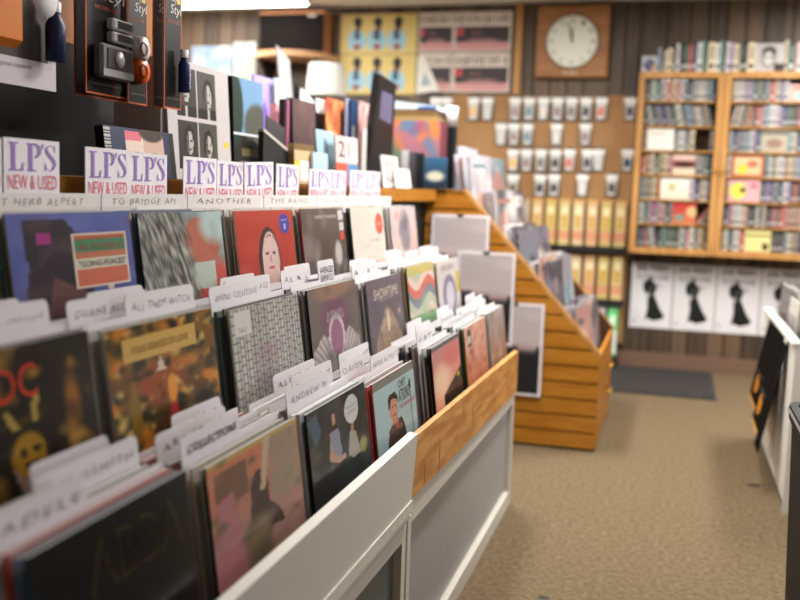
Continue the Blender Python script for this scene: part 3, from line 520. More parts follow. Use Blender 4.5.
SHORT = dict(sign='blue signboard cover', hair='long grey hair cover', baby='red baby-face cover', grey='dark grey stickered cover', cream='cream cover with red oval', mauve='pale mauve cover', acdc='black cover with red letters', flame='gold flame painting cover', zigzag='zigzag patterned cover', wings='grey cover with wings', tower='mauve golden tower cover', swirl='pastel swirled cover', oval='white cover with lilac oval', abba='near-black cover', collage='orange collage cover', people='dark cover with round sticker', chet='pale blue portrait cover', sunset='pink sunset cover', peach='peach crowded cover', brown='brown shiny cover')
spines = [(214, 210, 206), (30, 28, 32), (60, 80, 110), (180, 60, 54), (196, 170, 120), (60, 84, 72), (150, 146, 150), (220, 216, 214), (226, 222, 220), (90, 66, 80), (24, 24, 26), (200, 190, 176)]
texts_tab = {(0, 1): ['ADELE', 'AEROSMITH', ''], (0, 2): ['COLLECTIONS', 'ARTIST - K', 'ARTEST'], (0, 3): ['ANDREW W', 'Duane ALLM', 'ALICE-70'], (0, 4): ['HERB ALPERT', 'CLAUDIA', 'Tony Arnold'], (0, 5): ['ABC', 'N - D', ''], (0, 6): ['BEACH', 'BAND', ''], (0, 7): ['B - C', '', 'BEST'],
             (1, 1): ['CCR ZONKA Other', 'Chapman-Compound', 'LED D'], (1, 2): ['ALL THEM WITCH', 'DUANE ALLMAN', 'Other'], (1, 3): ['ANIMAL COLLECTIVE', 'FRANK AVERAGE', 'I J'], (1, 4): ['AVENGED', 'AL K -', 'AVERAGE'], (1, 5): ['A - B', 'BAD CO', ''], (1, 6): ['BEACH', '', 'BAND'], (1, 7): ['', 'BECK', ''],}
rg = random.Random(5)
def tab_card(w, body_h, tab_h, t0, t1, txt, col, bold=False, lines=None, ink=None):
    mb = MB(); r = .008; tz = body_h+tab_h; a = -w/2+t0; b = -w/2+t1
    pts = [(-w/2, 0), (w/2, 0), (w/2, body_h), (b, body_h), (b, tz-r), (b-r*.3, tz-r*.3), (b-r, tz), (a+r, tz), (a+r*.3, tz-r*.3), (a, tz-r), (a, body_h), (-w/2, body_h)]
    mb.prism(pts, 'x', -.0007, .0007, PRINT, col)
    ink = ink or (58, 54, 64)
    if txt:
        tw = b-a; lh = tab_h*.42
        for k, s in enumerate(lines or [txt]):
            zz = tz-.012-(k+1)*lh*(1.0 if lines else 1.1)
            mb.text(s, (.0009, a, zz), (0, 1, 0), (0, 0, 1), (tw*.08, 0, tw*.92, lh*.85), ink, shear=.003, lift=.0006, hand=not lines)
            if bold: mb.text(s, (.0012, a+.0025, zz+.001), (0, 1, 0), (0, 0, 1), (tw*.08, 0, tw*.92, lh*.85), (24, 22, 26), shear=.003, lift=.0006)
    return mb
for r in range(3):
    placed = {c: key for key, c in plan[r]}
    for c in range(0, 8):
        key = placed.get(c)
        front, texts, spine, desc = art_cover(key if key else 'plain')
        w = LP*.955
        if (r, c) in ((0, 7),): w = .28
        yc = ycen[r][c]; zt = topz[r][c]; base = tierB[r]+.002
        h = (zt-base)/math.cos(LEAN); h = min(max(h, .30), .34)
        xb = tierX[r]
        nm = SHORT[key] if key else 'near-end cover %s in the %s tier' % (['farther out', 'next to it'][c], tiern[r])
        v0 = [.55, .46, .50][r]; vr = 1-v0
        tt = [(s, (a*w, b*h, c2*w, d*h), cc) for s, (a, b, c2, d), cc in texts]
        mb = MB(); mb.box((-.004, -w/2, 0), (-.0002, w/2, h), GLOSS, cols=[spine, (210, 208, 206), spine, spine, spine, spine])
        mb.art((0, -w/2, 0), (0, w, 0), (0, 0, h), 56 if key else 12, (lambda u, v, f=front, v0=v0: f(u, max(0, (v-v0)/(1-v0)))), GLOSS, 100 if key else 12)
        for s, (a, b, c2, d), cc in texts:
            k = .0006 if not (key == 'abba' and cc == (18, 17, 15)) else .0010
            if key == 'acdc': a, c2 = .1, .64
            mb.text(s, (0, -w/2, 0), (0, 1, 0), (0, 0, 1), (a*w, (v0+b*vr)*h, c2*w, (v0+d*vr)*h), cc, GLOSS, k)
        # two-object rule: the front record and its clear sleeve
        o = mb.build('record_sleeve', loc=(xb, yc, base+.001), rot=rot_lean(LEAN))
        tag(o, ('%s, %s tier' % (desc, tiern[r])) if key else 'partly seen %s' % nm, 'record')
        poly_sleeve(o, w, h, .007)
        # packed behind it
        n = [9, 8, 7][r]; dep = [.102, .092, .088][r]
        if key == 'sunset': spl = [(20, 18, 18), (214, 212, 212), (26, 24, 26), (206, 202, 202), (28, 26, 26), (180, 176, 178)]
        elif key == 'chet': spl = [(196, 50, 44), (190, 184, 180), (60, 84, 72), (120, 110, 90)]
        elif key == 'hair': spl = [(40, 60, 100), (206, 180, 130), (90, 60, 40), (196, 190, 180)]
        else: spl = None
        gl = 'record sleeve packed edge-on behind the %s' % nm
        src = {}
        tabs = [int(n*.3), int(n*.62), n-1]
        for i in range(n):
            xo = xb-.010-i*dep/n; jit = rg.uniform(-.006, .006)
            if i in tabs:
                k = tabs.index(i); 
                if r == 2 and k < 2: pass
                else:
                    tx = texts_tab.get((r, c), ['', '', ''])[k] if r < 2 else ''
                    if r == 2: continue
                    tw = .15 if len(tx) < 8 else .2
                    if tx == 'COLLECTIONS': tw = .17
                    t0 = [.0, .11, .15][k] if (c % 2) else [.12, .0, .1][k]; t0 = min(t0, .305-tw) if tx != 'COLLECTIONS' else .0
                    bold = tx == 'COLLECTIONS'
                    lines = ['AVENGED', 'SEVENFOLD'] if (r, c, k) == (1, 4, 0) else None
                    if lines: tx = 'AVENGED'; tw = .1; t0 = .16
                    cd = tab_card(.305, h+.006, .030 if not lines else .042, t0, t0+tw, tx, (226, 222, 226), bold, lines, (40, 36, 60) if lines else None)
                    rd = '%s divider card %s the %s' % ({0: 'white', 1: 'white', 2: 'white'}[k], ['just behind', 'midway behind', 'hindmost behind'][k], nm)
                    tag(cd.build('divider_card', loc=(xo, yc+jit, base+.002), rot=rot_lean(LEAN)), rd, 'divider', 'divider cards in the record bins')
                    continue
            sp = (spl[i % len(spl)] if spl else (rg.choice([(214, 210, 206), (222, 218, 214), (170, 176, 160), (200, 186, 160), (190, 196, 198)]) if rg.random() < .5 else rg.choice(spines)))
            hh = h-rg.uniform(.0, .008); tp = mixc(sp, (222, 218, 220), .75)
            m = MB(); th = rg.choice([.003, .004, .006])
            m.box((-th, -w/2, 0), (0, w/2, hh), GLOSS, cols=[sp, tp, sp, sp, mixc(sp, (190, 186, 186), .5), sp])
            # printed name strip along the near spine
            if key == 'sunset' and i == 0:
                m.text('KATY SOMEBODY', (-th, -w/2-.0001, hh*.85), (0, 0, -1), (1, 0, 0), (0, th*.2, hh*.42, th*.85), (226, 224, 224), GLOSS, .0003)
            tag(m.build('record_sleeve', loc=(xo, yc+jit, base+.003), rot=rot_lean(LEAN)), gl, 'record', 'records packed behind the %s' % nm)

# header cards across the back tier
HX = -.945
hdr = [(.78, 1.10, 'A - B'), (1.115, 1.42, 'T-T HERB ALPERT'), (1.43, 1.72, 'TO BRIDGE AM'), (1.73, 2.08, 'ANOTHER'), (2.10, 2.43, 'THE BAND'), (2.45, 2.80, 'Silver SET DATE'), (2.81, 3.16, 'SORRY the end')]
for i, (a, b, s) in enumerate(hdr):
    m = MB(); w = b-a; hz = 1.077-.735; m.box((-.001, 0, 0), (.001, w, hz), PRINT, (226, 222, 220))
    m.text(s, (.0012, 0, hz), (0, 1, 0), (0, 0, 1), (w*.1, -.019, w*.85, -.008), (110, 104, 104), shear=.003, hand=True)
    tag(m.build('header_card', loc=(HX, a, .735)), 'long white handwritten header card behind the %s' % ['nearest back tier records', 'blue signboard cover', 'grey hair cover', 'red baby-face cover', 'dark grey sticker cover', 'cream cover', 'pale mauve cover'][i], 'header card', 'header cards on the back tier')
m = MB(); m.box((-.0008, 0, 0), (.0008, .16, .318), PRINT, (230, 228, 226)); m.text('Archies', (.001, 0, .318), (0, 1, 0), (0, 0, 1), (.02, -.032, .13, -.014), (90, 84, 90), shear=.004, hand=True)
tag(m.build('header_card', loc=(HX+.006, 1.53, .738)), 'short white card in front of the long header, above the grey hair cover', 'header card')

# ---- LP'S signs
def lp_letters(mb, O, U, V, w, h, x0, z0, col):
    O = Vector(O); U = Vector(U); V = Vector(V); N = U.cross(V).normalized()*.0009
    def q(pts): mb.face([O+U*(x0+w*a)+V*(z0+h*b)+N for a, b in pts], PRINT, col)
    # L
    q([(.0, 1), (.0, .95), (.2, .95), (.2, 1)]); q([(.06, .95), (.06, .05), (.14, .05), (.14, .95)]); q([(.0, .05), (.0, 0), (.3, 0), (.3, .05)]); q([(.25, .05), (.3, .05), (.31, .3), (.29, .3)])
    # P
    q([(.36, 1), (.36, .95), (.56, .95), (.56, 1)]); q([(.41, .95), (.41, .05), (.49, .05), (.49, .95)]); q([(.36, .05), (.36, 0), (.56, 0), (.56, .05)])
    n = 10
    for i in range(n):
        a0 = math.pi/2-math.pi*i/n; a1 = math.pi/2-math.pi*(i+1)/n
        q([(.54+.13*math.cos(a0), .74+.26*math.sin(a0)), (.54+.13*math.cos(a1), .74+.26*math.sin(a1)), (.53+.07*math.cos(a1), .74+.2*math.sin(a1)), (.53+.07*math.cos(a0), .74+.2*math.sin(a0))])
    # apostrophe
    q([(.69, 1), (.68, .8), (.70, .8), (.73, 1)])
    # S
    P = [(.97, .8), (.94, .92), (.87, .97), (.80, .9), (.79, .76), (.86, .6), (.94, .44), (.97, .27), (.93, .1), (.86, .03), (.79, .1), (.76, .25)]; T = [.01, .02, .03, .045, .06, .075, .075, .06, .045, .03, .02, .01]
    L = []; R = []
    for i, (x, y) in enumerate(P):
        x2, y2 = P[min(i+1, len(P)-1)]; x1, y1 = P[max(i-1, 0)]; dx = (x2-x1); dy = (y2-y1); l = math.hypot(dx, dy*.6); nx, ny = -dy*.6/l, dx/l
        L.append((x+nx*T[i]/2*1.1, y+ny*T[i]/2)); R.append((x-nx*T[i]/2*1.1, y-ny*T[i]/2))
    for i in range(len(P)-1): q([L[i], R[i], R[i+1], L[i+1]])
    q([(.955, .98), (.955, .74), (.975, .72), (.975, .98)]); q([(.755, .02), (.755, .3), (.775, .3), (.775, .02)])
SX = -.975
signs = [(-34, 3, 135, 192), (5, 62, 138, 195), (85, 130, 147, 200), (130, 169, 152, 202), (183, 217, 156, 204), (218, 245, 160, 204), (247, 276, 162, 204), (277, 300, 163, 204), (309, 330, 168, 200), (330, 347, 169, 201), (350, 365, 169, 201), (365, 381, 170, 202)]
sdesc = ['cut by the picture edge beside the black panel', 'alone before the black gap, nearest whole one', 'directly below the portrait book, first of the pair', 'directly below the portrait book, second of the pair', 'under the margin of the white four-photo cover', 'under the sky and trees sleeve, before the tilted one', 'tilted, under the black slanting tray', 'before the dark gap, right after the tilted one', 'first of the four after the dark gap', 'second of the four after the dark gap', 'third of the four after the dark gap', 'last one, by the wooden ledge']
for i, (a, b, yt, yb) in enumerate(signs):
    y0 = onx(a, (yt+yb)/2, SX)[0]; y1 = onx(b, (yt+yb)/2, SX)[0]; zt = onx((a+b)/2, yt+1.5, SX)[1]; zb = onx((a+b)/2, yb, SX)[1]
    w = y1-y0-.004; m = MB(); b0 = .74
    m.box((-.0008, 0, 0), (.0008, w, zt-b0), PRINT, (238, 234, 240)); H_ = zt-b0; hv = zt-zb
    lp_letters(m, (.0009, 0, 0), (0, 1, 0), (0, 0, 1), w*.86, hv*.5, w*.07, H_-hv*.57, (156, 122, 196))
    m.text('NEW & USED', (.001, 0, 0), (0, 1, 0), (0, 0, 1), (w*.06, H_-hv*.9, w*.94, H_-hv*.64), (222, 104, 124), lift=.0008)
    o = m.build('section_sign', loc=(SX-(i % 2)*.003, y0, b0))
    if i == 6: o.rotation_euler = (.04, 0, 0)
    tag(o, 'white purple-lettered card, %s' % sdesc[i], 'sign', 'purple and red section cards')

# ================================================================== RECORD BINS (bodies)
def bin_body(y0, y1, label, board_mat, near):
    t = thing('record_bin', label, 'record bin', (0, y0, 0)); L = y1-y0
    # base cabinet
    m = MB(); m.box((-1.0, .0, .03), (-.53, L, .40), DARK); m.build('cabinet_box', t)
    m = MB(); fm = TEALG if near else GREYM
    m.box((-.528, .03, .055), (-.52, L-.03, .39), fm); m.build('front_panel', t)
    m = MB()
    m.box((-.53, 0, .0), (-.503, L, .05), OFFW); m.box((-.53, 0, .05), (-.503, .028, .41), OFFW, bev=.002); m.box((-.53, L-.028, .05), (-.503, L, .41), OFFW); m.prism([(.028, .39), (L-.028, .37), (L-.028, .402), (.028, .41 if near else .45)], 'x', -.53, -.503, OFFW); m.build('panel_frame', t)
    # stepped trays
    for k in range(3):
        m = MB(); xf = [-.503, -.662, -.812][k]; xr = [-.66, -.81, -.99][k]; zb = tierB[k]
        m.box((xr, .001, zb-.012), (xf-.010 if k == 0 else xf, L-.001, zb), DARK)
        if k: m.box((xf+.0005, .001, tierB[k-1]+.001), (xf+.0085, L-.001, zb), DARK)
        m.build('tray', t)
    m = MB(); m.box((-1.0, 0, .4), (-.991, L, 1.0), BLACK); m.build('back_panel', t)
    # front board
    m = MB()
    if near: m.prism([(-.510, .412), (-.496, .414), (-.485, .598), (-.503, .600)], 'y', 0, L, board_mat); m.prism([(-.5, .43), (-.49, .43), (-.49, .455), (-.5, .455)], 'y', 0, L, OFFW)
    else: m.mesh([(-.511, 0, .452), (-.497, 0, .452), (-.497, L, .404), (-.511, L, .404), (-.511, 0, .583), (-.497, 0, .583), (-.497, L-.01, .555), (-.511, L-.01, .555), (-.497, L, .545), (-.511, L, .545)], [(3, 2, 1, 0), (4, 5, 6, 7), (0, 1, 5, 4), (7, 6, 8, 9), (9, 8, 2, 3), (1, 2, 8, 6, 5), (3, 0, 4, 7, 9)], board_mat)
    if not near:
        for yy, z0, z1 in ((.1, .44, .5), (.24, .43, .52), (.5, .5, .545), (.62, .43, .54), (.95, .45, .5), (1.15, .47, .545)):
            m.face([(-.4966, yy, z1), (-.4966, yy-.001, (z0+z1)/2), (-.4966, yy+.003, z0), (-.4966, yy+.005, (z0+z1)/2+.01), (-.4966, yy+.003, z1)], mat('wood_crack', (84, 50, 24), .8))
    m.build('front_board', t)
    return t
bin_body(.30, 1.87, 'white-boarded stepped record bin nearest the camera, grey-green base panel', WHITE, True)
bin_body(1.885, 3.28, 'stepped record bin with raw pine front board and grey base panel', PINE, False)
bd = [o for o in bpy.data.objects if o.name.startswith('record_bin')]

# ================================================================== GONDOLA SHELF behind the bins
g = thing('display_shelf', 'long dark shelf unit with orange wood edge behind the stepped bins', 'shelf unit', (0, .3, 0))
m = MB(); m.box((-1.60, 0, 0), (-1.58, 3.79, 1.06), BLACK); m.box((-1.08, 0, 0), (-1.065, 3.79, 1.06), BLACK); m.box((-1.60, 3.791, 0), (-1.58, 5.0, 1.06), BLACK); m.box((-1.08, 3.791, 0), (-1.067, 5.0, 1.06), BLACK); m.box((-1.579, 4.98, 0), (-1.081, 5.0, 1.06), BLACK); m.build('body', g)  # black panels stand in for the shaded void under the shelf
m = MB(); m.prism([(-1.62, 0), (-1.031, 0), (-1.031, 3.78), (-1.066, 3.78), (-1.066, 5.0), (-1.62, 5.0)], 'z', 1.061, 1.104, DARK); m.build('shelf_board', g)
m = MB(); m.box((-1.03, 0, 1.058), (-1.012, 3.78, 1.106), SLATWOOD); m.build('shelf_edge', g)
SZ = 1.107
# pegboard panel with black lower board, left
m = MB(); m.box((-1.33, .3, SZ), (-1.30, 2.30, 2.1), noise_mix('pegboard_amber', (150, 92, 34), (176, 112, 46), 3, .5))
pg = thing('pegboard_display', 'amber pegboard standing on the shelf behind the hanging packages', 'pegboard', (0, 0, SZ))
for i in range(36):
    for j in range(14): m.box((-1.2999, .34+i*.05, 1.5+j*.04), (-1.2993, .348+i*.05, 1.508+j*.04), DARK)
o = m.build('board', pg); o.location = (0, 0, -SZ)
m = MB(); m.box((-1.299, .3, .001), (-1.28, 2.22, .285), BLACK); m.build('black_panel', pg)

# ---- hanging packages
def script_pack(px0, px1, pyb, X, label, grp, deco, edge=(206, 100, 56), wfix=None):
    y0, zb = onx(px0, pyb[0], X); y1, zb2 = onx(px1, pyb[1], X); w = y1-y0; zb = (zb+zb2)/2; h = 1.62-zb
    t = thing('hanging_pack', label, 'package', (X, y0, zb), group=grp)
    m = MB(); m.box((-.002, 0, 0), (0, w, h), PRINT, edge); e = .0035
    m.box((0, e, e), (.0006, w-e, h-e), GLOSS, (22, 20, 20))
    O = (.0008, 0, 0); U = (0, 1, 0); V = (0, 0, 1)
    m.text('Vinyl', O, U, V, (w*.2, h*.60, w*.7, h*.66), (226, 222, 216), shear=.004); m.text('Styl', O, U, V, (w*.3, h*.53, w*.9, h*.60), (226, 222, 216), shear=.004)
    m.box((.0008, w*.7, h*.61), (.0012, w*.88, h*.67), PRINT, (222, 196, 40)); m.text('RECORD CARE', O, U, V, (w*.2, h*.49, w*.8, h*.51), (180, 80, 50))
    m.text('made for vinyl records', O, U, V, (w*.15, h*.05, w*.85, h*.07), (130, 126, 124)); m.build('backing_card', t)
    deco(t, w, h)
    m = MB(); m.tube([(-1.2985-X, w/2, h-.02), (.02, w/2, h-.02), (.03, w/2, h-.005)], .0025, STEEL); m.build('peg_hook', t)
    return t
def d_kit(t, w, h):
    m = MB(); m.box((.001, w*.12, h*.095), (.025, w*.93, h*.29), GLOSS, (100, 100, 104), bev=.006); m.box((.0252, w*.25, h*.155), (.027, w*.85, h*.265), GLOSS, (60, 52, 50)); m.box((.0252, w*.15, h*.105), (.026, w*.9, h*.145), GLOSS, (150, 150, 150)); m.lathe([(0, .002), (.016, .002), (.016, 0)], GLOSS, (150, 148, 150), n=20, T=Matrix.Translation((.0272, w*.52, h*.21)) @ Matrix.Rotation(math.pi/2, 4, 'Y')); m.build('brush_case', t)
    for k in (0, 1):
        m = MB(); z = h*(.31+k*.075); m.box((.001, w*.45, z), (.02, w*1.0-.004, z+h*.065), GLOSS, (190, 190, 190), bev=.004); m.box((.0202, w*.55, z+h*.012), (.0208, w*.95, z+h*.053), GLOSS, (40, 40, 42)); m.build('vial', t)
def d_disc(t, w, h):
    for zc, c, nm in ((.33, (196, 194, 196), 'white_puck'), (.2, (214, 96, 34), 'orange_puck')):
        m = MB(); m.lathe([(0, .014), (w*.34, .014), (w*.36, .004), (w*.36, 0)], GLOSS, c, n=24, T=Matrix.Translation((.001, w*.5, h*zc)) @ Matrix.Rotation(math.pi/2, 4, 'Y')); 
        m.lathe([(w*.15, .016), (w*.2, .016), (w*.2, .014)], GLOSS, mixc(c, (60, 40, 40), .5), n=20, T=Matrix.Translation((.001, w*.5, h*zc)) @ Matrix.Rotation(math.pi/2, 4, 'Y')); m.build(nm, t)
def d_bottle(t, w, h):
    m = MB(); T = Matrix.Translation((.018, w*.72, h*.10)) @ Matrix.Scale(.62, 4); m.lathe([(0, 0), (.02, 0), (.02, .095), (.012, .11), (.012, .118)], GLOSS, (34, 44, 96), n=20, T=T); m.text('clean', (.0312, w*.72-.0, h*.10+.008), (0, 0, 1), (0, -1, 0), (0, -.004, .045, .004), (210, 214, 226)); o = m.build('spray_bottle', t)
    m = MB(); m.lathe([(.014, .118), (.014, .145), (0, .147)], GLOSS, (222, 222, 226), n=16, T=T); m.build('bottle_cap', o)
def d_none(t, w, h): pass
script_pack(75, 127, (95, 103), -1.20, 'black orange-edged package behind the brush kit package', None, d_none)
script_pack(86, 127, (93, 99), -1.14, 'black orange-edged package with two white vials and a grey brush case', 'record care packages', d_kit)
script_pack(128, 147, (103, 106), -1.13, 'narrow black package with a white puck and an orange puck', 'record care packages', d_disc)
script_pack(153, 167, (107, 109), -1.075, 'narrow black package half hidden behind the blue bottle one', 'record care packages', d_none)
script_pack(164, 181, (108, 110), -1.05, 'narrow black package with a blue white-capped bottle', 'record care packages', d_bottle)
# big clear blister
X = -1.12; y0 = 1.2; y1, zb = onx(56, 92, X)
t = thing('blister_pack', 'large clear blister package with orange tool, round sticker and blue bottle', 'package', (X, y0, zb)); w = y1-y0; h = .36
m = MB(); m.box((-.002, 0, 0), (0, w, h), GLOSS, (186, 178, 186), T=None); m.art((.0003, 0, 0), (0, w, 0), (0, 0, h), 30, layers(('grad', (206, 200, 206), (176, 166, 176)), ('rect', .2, .12, .93, 1, (52, 42, 40)), ('noise', (90, 74, 66), 5, .6, 2)), GLOSS); m.text('cleans and protects your records', (.0008, 0, 0), (0, 1, 0), (0, 0, 1), (w*.2, h*.08, w*.8, h*.11), (120, 114, 120)); m.build('backing_card', t)
m = MB(); m.box((.002, w*.3, h*.16), (.04, w*.62, h*1.0), GLOSS, (214, 120, 30), bev=.012); m.build('orange_tool', t)
m = MB(); m.lathe([(0, .003), (.032, .003), (.032, 0)], GLOSS, (214, 210, 212), n=28, T=Matrix.Translation((.042, w*.75, h*.42)) @ Matrix.Rotation(math.pi/2, 4, 'Y')); m.build('round_sticker', t)
m = MB(); T = Matrix.Translation((.025, w*.9, h*.14)) @ Matrix.Scale(.8, 4); m.lathe([(0, 0), (.022, 0), (.022, .08), (.012, .1), (.012, .108)], GLOSS, (40, 50, 84), n=20, T=T); b = m.build('bottle', t)
m = MB(); m.lathe([(.013, .108), (.013, .13), (.006, .135), (.006, .15), (0, .15)], GLOSS, (226, 226, 230), n=16, T=T); m.build('bottle_cap', b)
m = MB(); m.tube([(-.175, w/2, h-.02), (.02, w/2, h-.02)], .0025, STEEL); m.build('peg_hook', t)

# ================================================================== THINGS ON THE SHELF
def standing(px0, px1, py, X, base, art, spine, label, cat='record', name='record_sleeve', t=.006, lean=.1, n=36, texts=(), tz=None, rx=0):
    """a flat sleeve or box facing the aisle, standing on `base`, its top at pixel row py"""
    Xt = X-.3*math.sin(lean); y0, z1 = onx(px0, py, Xt); y1 = onx(px1, py, Xt)[0]; w = y1-y0; h = ((tz or z1)-base)/math.cos(lean)
    m = MB(); m.box((-t, 0, 0), (-.0002, w, h), GLOSS, spine); m.art((0, 0, 0), (0, w, 0), (0, 0, h), n, art, GLOSS)
    for s, (a, b, c, d), cc in texts: m.text(s, (0, 0, 0), (0, 1, 0), (0, 0, 1), (a*w, b*h, c*w, d*h), cc, GLOSS, .0006)
    o = m.build(name, loc=(X, y0, base+.001), rot=(rx, -lean, 0)); return tag(o, label, cat)
def portraits(u, v, c):
    for cx, cy, s in ((.30, .735, 0), (.62, .735, 1), (.30, .30, 2), (.62, .30, 3)):
        du = (u-cx)/.15; dv = (v-cy)/.205
        if abs(du) < 1 and abs(dv) < 1:
            fx = du-[-.1, .15, .1, 0][s]; fy = dv-[.1, 0, .05, -.05][s]
            if dv < -.55: return (26, 26, 26) if abs(fx) > .12 else (190, 188, 184)
            if (fx/.36)**2+(fy/.5)**2 < 1:
                if abs(abs(fx-.02)-.15) < .07 and abs(fy-.08) < .05: return (50, 46, 44)
                if abs(fx) < .12 and abs(fy+.24) < .04: return (84, 74, 70)
                if s == 3 and abs(fx) < .16 and abs(fy+.16) < .04: return (40, 36, 34)
                return (186, 182, 176) if fx > -.06 else (96, 92, 88)
            if (fx/.56)**2+((fy-.12)/.62)**2 < 1: return (32, 28, 27)
            return (74, 74, 68) if s % 2 else (56, 54, 52)
    return None
standing(164, 227, 56, -1.10, SZ, layers(('rect', 0, 0, 1, 1, (200, 194, 196)), ('fn', portraits), ('rect', .88, .3, .96, .36, (222, 196, 60)), grain=6), (196, 192, 194), 'white cover with four black and white portrait photos and yellow price tag', n=56, lean=.06)
m = MB(); m.box((0, 0, 0), (.12, .035, .27), PRINT, (206, 200, 204)); tag(m.build('white_box', loc=(-1.24, onx(149, 80, -1.15)[0], SZ+.001)), 'narrow white box end between black panel and four-photo cover', 'box')
standing(232, 262, 76, -1.12, SZ, layers(('rect', 0, 0, 1, 1, (46, 42, 40)), ('rect', 0, .47, 1, 1, (120, 160, 200)), ('ell', .0, .7, .35, .4, (40, 60, 52), .3), ('ell', .8, .55, .5, .25, (84, 86, 78), .4), ('rect', 0, .45, 1, .47, (214, 220, 224)), ('rect', .25, .25, .9, .32, (110, 104, 70)), ('rect', .2, .0, .82, .2, (150, 148, 150)), ('rect', .7, .08, .85, .14, (216, 190, 60))), (18, 18, 20), 'black boxed sleeve with blue sky and tree picture on its upper half', t=.05, n=40, lean=.04)
# portrait book with spiral
standing(92, 163, 125, -1.07, SZ, layers(('rect', 0, 0, 1, 1, (34, 46, 84)), ('rect', .28, .0, .82, .95, (206, 176, 160)), ('rect', .28, .0, .53, .95, (226, 206, 192)), ('ell', .42, .42, .09, .11, (70, 120, 170), .4), ('ell', .68, .44, .09, .09, (120, 80, 60), .4), ('rect', .28, .75, .5, .95, (220, 110, 130)), ('ell', .66, .95, .2, .22, (60, 40, 34), .4), ('fn', lambda u, v, c: (190, 186, 180) if u < .07 and (v*14) % 1 < .6 else ((20, 20, 22) if u > .93 else None))), (26, 26, 30), 'spiral bound book with a split face portrait, behind the section cards', 'book', 'spiral_book', t=.02, lean=.12)
